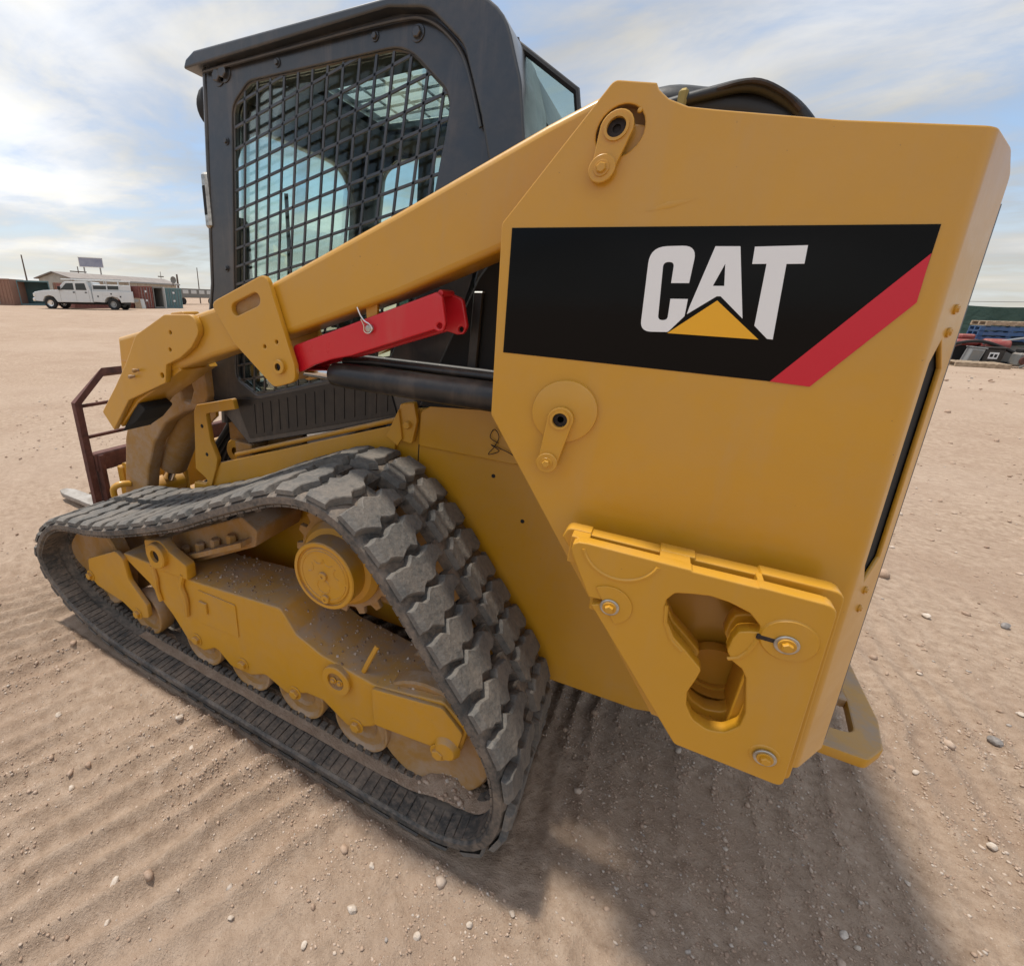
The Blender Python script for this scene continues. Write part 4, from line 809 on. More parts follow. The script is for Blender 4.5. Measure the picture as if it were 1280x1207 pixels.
def ground_z(x, y):
    x = np.asarray(x, float); y = np.asarray(y, float)
    z = 0.28*sstep(10, 34, -x)
    d = np.hypot(x-0.3, y+0.8)
    # rows pressed into the sand by tracks: ridges across the direction of travel
    w = sstep(0.5, -0.4, x)
    wob = (fbm(x*2.2, y*2.2, 3, 3)-0.45)*0.11
    ph = (x - 0.42*y*w + wob)/0.094
    ridge = np.abs(np.sin(ph*PI))
    prof = (1-ridge)**1.0*0.9 + 0.35*np.sin(2*PI*ph)*0.3
    amp = 0.031*sstep(0.22, 0.62, fbm(x*1.7+5, y*0.9, 11, 3))*(1-sstep(3.0, 8.0, d)) + 0.007*(1-sstep(4, 9, d))
    amp = amp*np.where(x > 0.4, 0.62, 1.0)
    z = z + amp*prof*(1-0.75*sstep(1.2, 2.4, x)) 
    z = z + (fbm(x*1.3, y*1.3, 21, 4)-0.47)*0.035*sstep(0.3, 2.0, np.maximum(-y-0.0, np.maximum(x-0.9, np.abs(x+0.8)-1.9)))  # uneven away from the tracks
    z = z + (fbm(x*9, y*9, 31, 3)-0.45)*0.013 + (fbm(x*30, y*30, 41, 3)-0.45)*0.0095*(0.5+sstep(0.35, 0.6, fbm(x*3, y*3, 43, 2)))
    z = z + np.maximum(fbm(x*46, y*46, 61, 2)-0.42, 0)*0.022*sstep(0.40, 0.62, fbm(x*4.5, y*4.5, 63, 3))*(1-sstep(3, 6, d))
    # vehicle ruts on the open yard
    rut = fbm(x*0.35+2, y*1.6, 51, 4)-0.47
    z = z + rut*0.11*sstep(1.2, 3.2, x)*sstep(0.5, 3, d) + rut*0.10*sstep(2.6, 5.0, -x)
    # flat under the machine's own tracks
    und = (1-sstep(0.0, 0.06, np.maximum(np.abs(x+0.83)-1.0, 0)))*(1-sstep(0.0, 0.05, np.maximum(np.abs(y-0.22)-0.22, 0)))
    z = z + 0.012*np.exp(-((y+0.05)/0.05)**2)*(1-sstep(0.85, 1.1, np.abs(x+0.75)))
    z = z*(1-und) + (-0.012)*und
    return z
def axis_pts(a, b, st, far, gr):
    p = list(np.arange(a, b, st)); s = st
    while p[-1] < far: s = min(s*gr, far*0.2); p.append(p[-1]+s)
    q = [p[0]]; s = st
    while q[-1] > -far: s = min(s*gr, far*0.2); q.append(q[-1]-s)
    return np.array(q[:0:-1] + p)
gx = axis_pts(-2.0, 1.9, 0.0092, 2600, 1.075); gy = axis_pts(-0.85, 1.3, 0.0092, 2600, 1.075)
GX, GY = np.meshgrid(gx, gy); GZ = ground_z(GX, GY)
nx, ny = len(gx), len(gy)
idx = np.arange(nx*ny).reshape(ny, nx)
quads = np.stack([idx[:-1, :-1], idx[:-1, 1:], idx[1:, 1:], idx[1:, :-1]], -1).reshape(-1, 4)
def np_mesh(name, V, F, smooth=True):
    me = bpy.data.meshes.new(name); k = F.shape[1]
    me.vertices.add(len(V)); me.vertices.foreach_set('co', V.astype(np.float32).ravel())
    me.loops.add(F.size); me.loops.foreach_set('vertex_index', F.astype(np.int32).ravel())
    me.polygons.add(len(F)); me.polygons.foreach_set('loop_start', np.arange(0, F.size, k, dtype=np.int32)); me.polygons.foreach_set('loop_total', np.full(len(F), k, dtype=np.int32))
    me.update(calc_edges=True)
    if smooth: me.shade_smooth()
    return me
def sandcol(q):
    a = q.noise(q.pos, 1.6, 6, 0.6, 0.3); b = q.noise(q.pos, 22, 6, 0.7); c = q.noise(q.pos, 240, 4, 0.7)
    far = q.noise(q.pos, 0.22, 5, 0.6)
    col = q.ramp(b, [(0.28, (0.26, 0.180, 0.124)), (0.5, (0.385, 0.282, 0.205)), (0.72, (0.49, 0.375, 0.285))])
    col = q.mix(q.math('MULTIPLY', q.step(a, 0.42, 0.68), 0.55), col, (0.32, 0.222, 0.158, 1))
    col = q.mix(q.math('MULTIPLY', q.step(far, 0.45, 0.65), 0.45), col, (0.45, 0.345, 0.265, 1))
    col = q.mix(q.math('MULTIPLY', q.step(c, 0.58, 0.72), 0.5), col, (0.60, 0.50, 0.41, 1))
    col = q.mix(q.math('MULTIPLY', q.step(c, 0.42, 0.32), 0.6), col, (0.17, 0.115, 0.085, 1))
    h = q.math('ADD', q.math('MULTIPLY', c, 0.55), q.math('ADD', q.math('MULTIPLY', q.noise(q.pos, 90, 5, 0.7), 0.9), q.math('MULTIPLY', b, 1.2)))
    bn = q.n('ShaderNodeBump', {'Height': h, 'Strength': 0.85, 'Distance': 0.009}); q.put(q.b.inputs['Normal'], bn)
    return col
M['sand'] = pbsdf('sand', sandcol, 0.95, spec=0.15)
gr = link('ground', np_mesh('ground', np.stack([GX.ravel(), GY.ravel(), GZ.ravel()], -1), quads), M['sand']); gr['kind'] = 'structure'; tag(gr, 'pinkish tan sandy yard with track ripples and gravel')
# gravel: thousands of crumbs and pebbles in one mesh
rng = np.random.default_rng(5)
ico = bmesh.new(); bmesh.ops.create_icosphere(ico, subdivisions=1, radius=1.0)
IV = np.array([v.co[:] for v in ico.verts]); IF = np.array([[v.index for v in f.verts] for f in ico.faces]); ico.free()
def scatter(n, area, smin, smax, power, seed, bias=True):
    r = np.random.default_rng(seed); px = r.uniform(area[0], area[1], n*3); py = r.uniform(area[2], area[3], n*3)
    keep = np.ones(len(px), bool)
    dens = sstep(0.30, 0.60, fbm(px*2.3, py*2.3, 77, 4)) if bias else np.ones(len(px))
    if bias:
        z0 = ground_z(px, py); hp = z0-0.5*(ground_z(px+0.045, py)+ground_z(px-0.045, py)); dens = dens*(0.25 + 0.75*sstep(-0.002, 0.006, hp))
    keep = r.uniform(0, 1, len(px)) < dens+0.06
    keep &= ~((px > -1.95) & (px < 0.32) & (py > -0.02) & (py < 0.5))
    px, py = px[keep][:n], py[keep][:n]; n = len(px)
    sz = smin + (smax-smin)*r.uniform(0, 1, n)**power
    sc = sz[:, None]*np.stack([r.uniform(.7, 1.3, n), r.uniform(.6, 1.1, n), r.uniform(.45, .85, n)], -1)
    an = r.uniform(0, 2*PI, n); ca, sa = np.cos(an), np.sin(an)
    V = IV[None]*(1+r.uniform(-.28, .28, (n, len(IV), 1))); V = V*sc[:, None, :]
    X = V[..., 0]*ca[:, None]-V[..., 1]*sa[:, None]; Y = V[..., 0]*sa[:, None]+V[..., 1]*ca[:, None]
    pz = ground_z(px, py) + sc[:, 2]*0.25
    V = np.stack([X+px[:, None], Y+py[:, None], V[..., 2]+pz[:, None]], -1).reshape(-1, 3)
    F = (IF[None]+(np.arange(n)*len(IV))[:, None, None]).reshape(-1, 3)
    return V, F
def stonecol(q):
    isl = q.n('ShaderNodeNewGeometry').outputs['Random Per Island']
    c = q.ramp(isl, [(0.0, (0.30, 0.20, 0.14)), (0.45, (0.42, 0.29, 0.205)), (0.75, (0.52, 0.40, 0.31)), (0.93, (0.62, 0.54, 0.46)), (1.0, (0.30, 0.29, 0.28))])
    return q.mix(0.35, c, q.ramp(q.noise(q.pos, 120, 4), [(0.3, (0.28, 0.19, 0.14)), (0.7, (0.55, 0.44, 0.35))]))
M['stone'] = pbsdf('gravel', stonecol, 0.92, spec=0.2, bump=(300, 0.5, 0.002))
parts_ = [scatter(46000, (-1.7, 1.8, -0.75, 1.4), 0.0011, 0.0048, 2.4, 1), scatter(3400, (-3.2, 2.6, -0.8, 3.2), 0.003, 0.0085, 3.0, 2), scatter(2500, (-7, 5, -0.5, 6), 0.006, 0.02, 3.0, 3), scatter(700, (1.2, 12, 1, 18), 0.012, 0.05, 3.0, 4, False)]
off = 0; VV = []; FF = []
for V_, F_ in parts_: VV.append(V_); FF.append(F_+off); off += len(V_)
gv = link('gravel', np_mesh('gravel', np.concatenate(VV), np.concatenate(FF), False), M['stone'], kind='stuff'); tag(gv, 'pale gravel and crumbs strewn over the sandy ground', 'gravel')
# stones big enough to pick out one by one
def stone_mesh(seed):
    bm = bmesh.new(); bmesh.ops.create_icosphere(bm, subdivisions=2, radius=1.0); r = random.Random(seed)
    ax = [Vector((r.uniform(-1, 1), r.uniform(-1, 1), r.uniform(-1, 1))).normalized() for _ in range(7)]; dd = [r.uniform(.55, .9) for _ in ax]
    for v in bm.verts:
        for a, d in zip(ax, dd):
            k = v.co.dot(a)
            if k > d: v.co -= a*(k-d)*0.85
        v.co *= 1+r.uniform(-.04, .04)
    me = from_bm('stone', bm, 14); return me
M['stone_pale'] = pbsdf('pale_stone', lambda q: q.ramp(q.noise(q.pos, 60, 5), [(0.3, (0.42, 0.33, 0.25)), (0.7, (0.66, 0.58, 0.50))]), 0.9, bump=(200, 0.4, 0.002))
M['stone_dark'] = pbsdf('dark_stone', lambda q: q.ramp(q.noise(q.pos, 60, 5), [(0.3, (0.15, 0.135, 0.125)), (0.7, (0.30, 0.27, 0.25))]), 0.9, bump=(200, 0.4, 0.002))
SM = [stone_mesh(k) for k in range(5)]
SPOTS = [(-0.877, -0.093, .012, 0), (-0.749, -0.147, .010, 0), (-0.059, -0.237, .0115, 0), (-0.067, -0.13, .008, 0), (1.592, 1.311, .018, 1), (1.396, 0.804, .013, 0), (-0.116, -0.351, .008, 0), (-0.545, -0.556, .007, 0), (0.281, -0.043, .008, 0), (0.10, -0.20, .009, 0), (0.20, -0.12, .008, 0), (-0.60, -0.50, .012, 0), (-1.25, -0.30, .012, 0), (-1.40, -0.45, .011, 0), (0.98, 0.33, .010, 0), (1.00, 0.315, .007, 0), (1.30, 1.0, .010, 0), (1.75, 1.55, .012, 0), (1.15, 0.55, .007, 0), (-0.30, -0.40, .007, 0), (-0.95, -0.42, .010, 0), (2.0, 2.3, .02, 1), (1.7, 2.2, .018, 0), (-2.2, -0.25, .02, 0), (-2.9, 0.1, .022, 0)]
for k, (x, y, s, dk) in enumerate(SPOTS):
    o = bpy.data.objects.new('stone', SM[k % 5]); COL.objects.link(o); o.location = (x, y, float(ground_z(x, y))+s*0.45); o.rotation_euler = (random.uniform(-.4, .4), random.uniform(-.4, .4), random.uniform(0, 6)); o.scale = (s*1.2, s*0.9, s*0.75)
    if not SM[k % 5].materials: SM[k % 5].materials.append(M['stone_pale'])
    o.material_slots[0].link = 'OBJECT'; o.material_slots[0].material = M['stone_dark' if dk else 'stone_pale']
    if dk: tag(o, 'dark grey stone lying loose on the open sand behind the loader', 'stone', 'dark stones on the sand')
    else: tag(o, 'small pale stone lying loose on the sandy ground', 'stone', 'pale stones on the sand')
# sand carried inside the track: film on the belt and a heap by the rear idler
hx = np.linspace(-1.35, 0.178, 150); hy = np.linspace(0.076, 0.33, 34)
HX, HY = np.meshgrid(hx, hy)
base_z = np.interp(HX, [-1.4, -1.2, -0.05, 0.05, 0.10, 0.14, 0.165, 0.178], [0.055, 0.043, 0.044, 0.050, 0.066, 0.090, 0.125, 0.15])
heap = 0.060*np.exp(-((HX-0.045)/0.085)**2)*np.exp(-((HY-0.16)/0.10)**2)
HZ = base_z + 0.004*fbm(HX*25, HY*25, 91, 3)*2-0.003 + heap*(0.8+0.5*fbm(HX*40, HY*40, 93, 3)) - 0.010*sstep(0.12, 0.2, HY)*(1-np.exp(-((HX-0.05)/0.15)**2))
hi = np.arange(HX.size).reshape(HX.shape); hq = np.stack([hi[:-1, :-1], hi[:-1, 1:], hi[1:, 1:], hi[1:, :-1]], -1).reshape(-1, 4)
sh = link('sand_heap', np_mesh('heap', np.stack([HX.ravel(), HY.ravel(), HZ.ravel()], -1), hq), M['sand'], kind='stuff'); tag(sh, 'tan sand and pebbles heaped inside the rubber track by its rear idler', 'sand')
r_ = np.random.default_rng(8); n_ = 420
qx = r_.normal(0.045, 0.05, n_); qy = np.clip(r_.normal(0.15, 0.06, n_), 0.08, 0.3)
qz = np.interp(qx, [-1.4, -.05, .05, .12, .16], [.044, .044, .05, .075, .115]) + 0.060*np.exp(-((qx-0.045)/0.085)**2)*np.exp(-((qy-0.16)/0.10)**2)*1.05
ok = (qx < 0.14); qx, qy, qz = qx[ok], qy[ok], qz[ok]; n_ = len(qx)
ss = 0.0015+0.007*r_.uniform(0, 1, n_)**3
V_ = IV[None]*(1+r_.uniform(-.28, .28, (n_, len(IV), 1)))*ss[:, None, None]*np.array([1.1, .9, .7]) + np.stack([qx, qy, qz], -1)[:, None, :]
hp_ = link('heap_pebbles', np_mesh('hp', V_.reshape(-1, 3), (IF[None]+(np.arange(n_)*len(IV))[:, None, None]).reshape(-1, 3), False), M['stone'], sh, kind='stuff')
# ================================================================== the yard behind
def gzf(x, y): return float(ground_z(x, y))
M['white_body'] = paint('white_truck_paint', (0.62, 0.64, 0.64), 0.35, 0.08, 0.05, 0.2, 0.1)
M['tyre'] = pbsdf('tyre', (0.02, 0.02, 0.02), 0.85)
M['win_dark'] = pbsdf('dark_window', (0.02, 0.025, 0.028), 0.08, spec=0.6)
M['metal_grey'] = pbsdf('grey_metal', (0.30, 0.31, 0.31), 0.5, metal=0.3)
M['cont_red'] = paint('container_red', (0.20, 0.055, 0.045), 0.6, 0.25, 0.15, 0.0, 0.4)
M['cont_tan'] = paint('container_tan', (0.26, 0.135, 0.095), 0.65, 0.30, 0.15, 0.0, 0.4)
M['cont_teal'] = paint('container_teal', (0.10, 0.21, 0.23), 0.6, 0.2, 0.15, 0.0, 0.3)
M['cont_white'] = paint('container_white', (0.55, 0.57, 0.56), 0.55, 0.2, 0.08, 0.0, 0.3)
M['siding'] = pbsdf('beige_siding', lambda q: q.ramp(q.noise(q.pos, 2, 4), [(0.3, (0.42, 0.38, 0.32)), (0.7, (0.52, 0.48, 0.41))]), 0.7)
M['roofing'] = pbsdf('brown_roof', lambda q: q.ramp(q.noise(q.pos, 1.5, 5), [(0.3, (0.20, 0.165, 0.145)), (0.7, (0.28, 0.24, 0.21))]), 0.7)
M['wood'] = pbsdf('weathered_wood', lambda q: q.ramp(q.noise(q.pos, 12, 5), [(0.3, (0.24, 0.17, 0.11)), (0.7, (0.42, 0.32, 0.22))]), 0.85)
M['pole'] = pbsdf('pole_wood', (0.12, 0.09, 0.07), 0.9)
M['blue'] = paint('blue_plastic', (0.025, 0.09, 0.22), 0.5, 0.1, 0.1, 0.0, 0.3)
M['green_mesh'] = pbsdf('green_screen', lambda q: q.ramp(q.noise(q.pos, 3, 5, 0.6, 0.5), [(0.3, (0.018, 0.05, 0.04)), (0.7, (0.05, 0.095, 0.075))]), 0.8, bump=(4, 0.6, 0.08))
M['white'] = pbsdf('white_label', (0.75, 0.75, 0.75), 0.6)
M['sign'] = pbsdf('billboard_face', lambda q: q.ramp(q.noise(q.pos, 0.7, 3), [(0.35, (0.20, 0.22, 0.32)), (0.65, (0.33, 0.35, 0.43))]), 0.6)
M['junk_red'] = paint('faded_red', (0.25, 0.03, 0.03), 0.5, 0.2, 0.15, 0.0, 0.3)
M['junk_grey'] = paint('machine_grey', (0.16, 0.17, 0.165), 0.55, 0.25, 0.15, 0.0, 0.4)
M['beige'] = paint('beige_tank', (0.42, 0.33, 0.22), 0.6, 0.2, 0.1, 0.0, 0.3)
def loc_part(name, me, mat, par): 
    o = bpy.data.objects.new(name, me); COL.objects.link(o); o.parent = par
    if not me.materials: me.materials.append(M[mat])
    elif me.materials[0] != M[mat]: o.material_slots[0].link = 'OBJECT'; o.material_slots[0].material = M[mat]
    return o
# ---- service truck
TR = thing('service_truck', 'white crew cab service truck with ladder rack parked before the red containers', 'truck', (-40.20, 19.20, gzf(-40.2, 19.2)), rotz=math.atan2(2.58, 3.78)); TR.scale = (1.04, 1.04, 1.04)
body = fillet([(-1.02, 0.55), (-1.05, 0.80, .05), (-0.98, 1.14, .10), (-0.30, 1.26, .1), (0.62, 1.30, .05), (1.12, 1.80, .12), (1.30, 1.88, .05), (2.75, 1.90, .10), (2.95, 1.30), (3.0, 0.50), (0.52, 0.48), (0.44, 0.62, .1), (0.30, 0.84, .1), (0.0, 0.93, .15), (-0.30, 0.84, .1), (-0.44, 0.62, .1), (-0.50, 0.50)])
tb = loc_part('cab_body', slab(body, 0.0, 2.0, 0.04, 2), 'white_body', TR)
for x0, x1, x2, x3 in ((1.02, 1.32, 1.82, 1.82), (1.95, 1.95, 2.62, 2.70)):
    w_ = loc_part('door_window', slab(fillet([(x0 if x0 == x1 else 0.88, 1.32, .03), (x1+0.02, 1.76, .05), (x2, 1.78, .04), (x3, 1.32, .03)]), -0.006, 0.02, 0.003), 'win_dark', tb)
loc_part('windscreen', mesh('ws', [(0.60, 0.12, 1.315), (0.60, 1.88, 1.315), (1.11, 1.80, 1.805), (1.11, 0.20, 1.805)], [(0, 1, 2, 3)], 0), 'win_dark', tb)
for x in (1.72, 2.55): loc_part('door_handle', box(x, x+0.13, -0.03, -0.004, 1.13, 1.20, 0.004), 'flatblack', tb)
for x in (0.80, 1.88, 2.80): loc_part('door_seam', box(x, x+0.012, -0.004, 0.01, 0.55, 1.32, 0.0), 'junk_grey', tb)
loc_part('mirror', box(0.80, 0.92, -0.22, -0.02, 1.30, 1.55, 0.02), 'flatblack', tb)
loc_part('bumper', box(-1.16, -0.95, -0.02, 2.02, 0.52, 0.74, 0.04), 'chrome', TR); loc_part('grille', box(-1.06, -1.0, 0.45, 1.55, 0.80, 1.08, 0.02), 'metal_grey', TR)
for y in (0.06, 1.64): loc_part('headlight', box(-1.075, -0.90, y-0.07, y+0.30, 0.82, 1.06, 0.02), 'chrome', TR)
sb = loc_part('utility_body', slab(fillet([(3.06, 0.55), (3.06, 1.30, .02), (5.08, 1.30, .02), (5.08, 0.55), (4.98, 0.52), (4.94, 0.68, .1), (4.78, 0.86, .1), (4.40, 0.94, .15), (4.02, 0.86, .1), (3.86, 0.68, .1), (3.80, 0.52)]), -0.03, 2.03, 0.02), 'white_body', TR)
for x0, x1, z0 in ((3.12, 3.75, .62), (3.80, 4.95, .98), (4.96, 5.04, .62)):
    d_ = loc_part('locker_door', box(x0, x1, -0.045, -0.029, z0, 1.24, 0.006), 'white_body', sb); loc_part('latch', box((x0+x1)/2-.05, (x0+x1)/2+.05, -0.055, -0.044, (z0+1.24)/2-.05, (z0+1.24)/2+.05, 0.004), 'flatblack', d_)
tp = loc_part('topper', box(3.06, 5.0, 0.06, 1.94, 1.301, 1.72, 0.03), 'white_body', TR)
for x0, x1 in ((3.15, 4.05), (4.15, 4.95)): loc_part('topper_window', box(x0, x1, 0.05, 0.07, 1.40, 1.65, 0.004), 'win_dark', tp)
rk = loc_part('ladder_rack', tube([(1.0, 0.1, 2.02), (5.05, 0.1, 2.0)], 0.035, 8), 'white_body', TR); loc_part('rack_rail', tube([(1.0, 1.9, 2.02), (5.05, 1.9, 2.0)], 0.035, 8), 'white_body', rk)
for x in (3.1, 4.1, 4.95): loc_part('rack_post', tube([(x, 0.02, 1.28), (x, 0.08, 2.0), (x, 1.92, 2.0), (x, 1.98, 1.28)], 0.03, 6), 'white_body', rk)
loc_part('ladder', box(2.6, 4.9, 0.3, 0.7, 2.03, 2.09, 0.0), 'metal_grey', rk)
for x in (0.0, 4.40):
    for y in (0.13, 1.87):
        w_ = loc_part('wheel', lathe([(0.22, -0.12), (0.36, -0.13), (0.405, -0.09), (0.405, 0.09), (0.36, 0.13), (0, 0.13)], 28, at=(x, y, 0.40)), 'tyre', TR)
        loc_part('rim', lathe([(0, -0.10), (0.10, -0.10), (0.12, -0.04), (0.20, -0.05), (0.235, -0.115), (0.235, 0.1)], 24, at=(x, y, 0.40)), 'chrome' if x == 0 else 'metal_grey', w_)
loc_part('chassis_rail', box(-0.4, 5.0, 0.4, 1.6, 0.36, 0.56, 0.02), 'flatblack', TR)
# ---- shipping containers
def container(name, label, loc, rz, L, H, mat, door=True, open_end=False, group=None):
    c = thing(name, label, 'container', (loc[0], loc[1], gzf(*loc)), group, rotz=rz)      # local x along the visible face, y away
    D = 2.4
    loc_part('shell', boxes([(0, L, 0.04, 0.08, 0.10, H-0.1), (0, L, D-0.04, D, 0.1, H-0.1), (0, L, 0.02, D, H-0.10, H-0.02), (0, L, 0.02, D, 0.02, 0.12), (0.001, 0.04, 0.03, D, 0.1, H-0.1), (L-0.04, L-0.001, 0.03, D, 0.1, H-0.1)]) if not open_end else boxes([(0, 0.06, 0.02, D, 0.1, H-0.1), (L-0.06, L, 0.02, D, 0.1, H-0.1), (0, L, D-0.04, D, 0.1, H-0.1), (0, L, 0.02, D, H-0.10, H-0.02), (0, L, 0.02, D, 0.02, 0.12)]), mat, c)
    for x in (0, L-0.10): loc_part('corner_post', box(x, x+0.10, -0.01, 0.10, 0, H, 0.01), mat, c)
    loc_part('top_rail', box(0.1, L-0.1, -0.008, 0.09, H-0.13, H-0.001, 0.008), mat, c); loc_part('bottom_rail', box(0.1, L-0.1, -0.008, 0.09, 0.001, 0.14, 0.008), mat, c)
    if not open_end:
        n = int((L-0.2)/0.28)
        rib = box(-0.07, 0.07, 0.0, 0.045, 0.14, H-0.13, 0.015)
        for k in range(n): o = loc_part('wall_rib', rib, mat, c); o.location = (0.22+k*(L-0.44)/max(1, n-1), 0, 0)
    if door:
        rod = tube([(0, -0.02, 0.1), (0, -0.02, H-0.1)], 0.02, 6)
        for fx in (0.2, 0.4, 0.6, 0.8): o = loc_part('lock_rod', rod, 'metal_grey', c); o.location = (L*fx, 0, 0)
        for fz in (0.32, 0.72): loc_part('door_plate', box(L*0.44, L*0.56, -0.035, -0.015, H*fz, H*fz+0.16, 0.004), 'white', c)
    return c
UA = math.atan2(3.1, 0.22)
container('shipping_container', 'long dull red container wall behind the tail of the white truck', (-41.6, 21.7), UA+0.02, 5.0, 1.86, 'cont_red', door=False)
container('shipping_container', 'red container with closed doors, lock rods and white plates', (-40.50, 26.75), UA, 1.30, 1.86, 'cont_red')
container('shipping_container', 'grey container standing open and dark inside beside the red doors', (-40.40, 28.10), UA, 1.0, 1.84, 'junk_grey', door=False, open_end=True)
container('shipping_container', 'white container end squeezed between dark open container and teal one', (-40.9, 29.25), UA, 0.45, 1.86, 'cont_white', door=False)
container('shipping_container', 'weathered teal container with white plates at end of the row', (-41.2, 29.9), UA-0.05, 1.7, 1.80, 'cont_teal')
container('shipping_container', 'tan brown container with doors and lock rods left of dark gap', (-55.4, 18.0), math.atan2(4.3, 3.2)-0.25, 5.6, 2.22, 'cont_tan')
container('shipping_container', 'open dark container between tan brown containers beyond the truck bonnet', (-51.75, 22.35), math.atan2(3.0, 1.4), 2.5, 2.14, 'cont_teal', door=False, open_end=True)
container('shipping_container', 'tan brown container behind the truck bonnet, ribbed without doors', (-50.4, 24.85), math.atan2(3.0, 1.4), 4.2, 2.05, 'cont_tan', door=False)
pb_ = thing('plywood_sheets', 'pale plywood sheets leaning on the red container beside the truck tail', 'plywood', (-39.9, 25.9, gzf(-39.9, 25.9)), rotz=UA)
loc_part('sheet', box(0, 0.55, 0, 0.03, 0, 0.85, 0.004, Matrix.Rotation(-0.2, 4, 'X')), 'wood', pb_); loc_part('sheet', box(0.35, 0.95, 0.06, 0.09, 0, 0.80, 0.004, Matrix.Rotation(-0.2, 4, 'X')), 'cont_white', pb_)
ramp_ = thing('metal_ramp', 'tilted steel loading ramp leaning by the red container behind the truck', 'ramp', (-40.1, 24.6, gzf(-40.1, 24.6)), rotz=UA)
loc_part('deck', box(0, 1.6, 0, 0.06, 0.62, 0.95, 0.0, Matrix.Rotation(0.12, 4, 'Y')), 'metal_grey', ramp_); loc_part('leg', tube([(0.3, 0.0, 0.0), (0.1, 0.0, 0.95)], 0.03, 6), 'metal_grey', ramp_); loc_part('leg', tube([(1.3, 0.0, 0.0), (1.5, 0.0, 0.75)], 0.03, 6), 'metal_grey', ramp_)
# ---- long metal shed
SHD = thing('metal_building', 'long beige metal building with low brown gable roof behind the truck', 'building', (-52.45, 27.73, gzf(-52.45, 27.73)), rotz=math.atan2(0.966, -0.26))
loc_part('wall', box(0, 16.0, 0, 4.2, -0.2, 2.50, 0.0), 'siding', SHD)
gb = slab_x([(-0.0, 2.50), (4.2, 2.50), (2.1, 3.05)], 0.0, 16.0, 0.001); loc_part('gable', gb, 'siding', SHD)
rfm = slab_x([(-0.30, 2.45), (2.1, 3.08), (4.5, 2.45), (4.5, 2.54), (2.1, 3.18), (-0.30, 2.54)], -0.3, 16.3, 0.001); roofo = loc_part('roof', rfm, 'roofing', SHD)
loc_part('fascia', box(-0.32, 16.32, -0.36, -0.30, 2.40, 2.56, 0.0), 'metal_grey', roofo)
for k in range(8): loc_part('siding_rib', box(1.0+k*2, 1.06+k*2, -0.04, 0.0, -0.2, 2.45, 0.0), 'siding', SHD)
loc_part('door', box(9.0, 10.0, -0.05, 0.0, 0.0, 2.05, 0.01), 'cont_white', SHD)
dsh = thing('satellite_dish', 'small dark satellite dish on the roof end of the beige building', 'satellite dish', (-47.4, 35.6, 2.62)); dsh.location = (-54.9, 41.4, 2.55)
loc_part('mast', tube([(0, 0, 0), (0, 0, 0.55)], 0.05, 8), 'pole', dsh); loc_part('bowl', lathe([(0, 0.0), (0.25, 0.04), (0.42, 0.14), (0.40, 0.15), (0, 0.03)], 20, 'X', at=(0, 0, 0.70)), 'junk_grey', dsh)
# ---- billboard and poles
BB = thing('billboard', 'billboard with bluish grey panel on two posts beyond the beige building', 'billboard', (-69.4, 38.3, gzf(-69.4, 38.3)), rotz=math.atan2(2.35, 1.37))
bbp = loc_part('panel', box(0, 2.72, 0, 0.15, 4.55, 5.60, 0.02), 'sign', BB); loc_part('panel_frame', boxes([(-0.06, 2.78, -0.03, 0.18, 5.60, 5.68), (-0.06, 2.78, -0.03, 0.18, 4.47, 4.55), (-0.07, 0.0, -0.03, 0.18, 4.5, 5.66), (2.72, 2.79, -0.03, 0.18, 4.5, 5.66)]), 'white', bbp)
for x in (0.45, 2.35): loc_part('post', tube([(x, 0.2, 0), (x, 0.2, 4.6)], 0.09, 8), 'metal_grey', BB)
def upole(x, y, h, label, arm=0.0, lean=0.0, r=0.11):
    p = thing('utility_pole', label, 'pole', (x, y, gzf(x, y)), 'far poles')
    loc_part('shaft', tube([(0, 0, 0), (lean, 0, h)], [r, r*0.6], 8), 'pole', p)
    if arm: loc_part('crossarm', box(-0.06, 0.06, -arm, arm, h-0.8, h-0.65, 0.0), 'pole', p)
upole(-81.3, 37.0, 6.1, 'bare thin pole rising above the tan brown containers', r=0.14)
upole(-78.3, 42.9, 4.9, 'utility pole with a crossarm beside the billboard', 1.2)
upole(-70.7, 54.4, 4.4, 'stout wooden pole right of the beige building end', r=0.22)
upole(-68.7, 56.9, 5.5, 'thin tall pole beyond the teal container', r=0.10)
upole(-72.2, 52.5, 4.7, 'short antenna mast above the building roof', 0.5, r=0.06)
ft = thing('flatbed_trailer', 'grey trailer with pale boxes beyond the teal container', 'trailer', (-60.0, 46.0, gzf(-60, 46)), rotz=UA+0.2)
loc_part('box', box(0, 8, 0, 2, 0.9, 2.15, 0.05), 'junk_grey', ft)
for k in range(4): loc_part('window', box(0.8+k*1.6, 1.9+k*1.6, -0.03, 0.02, 1.45, 1.95, 0.02), 'cont_white', ft)
for x in (1.0, 6.5): loc_part('wheel', lathe([(0, -0.15), (0.4, -0.15), (0.45, -0.1), (0.45, 0.1), (0, 0.15)], 18, at=(x, 0.2, 0.45)), 'tyre', ft)
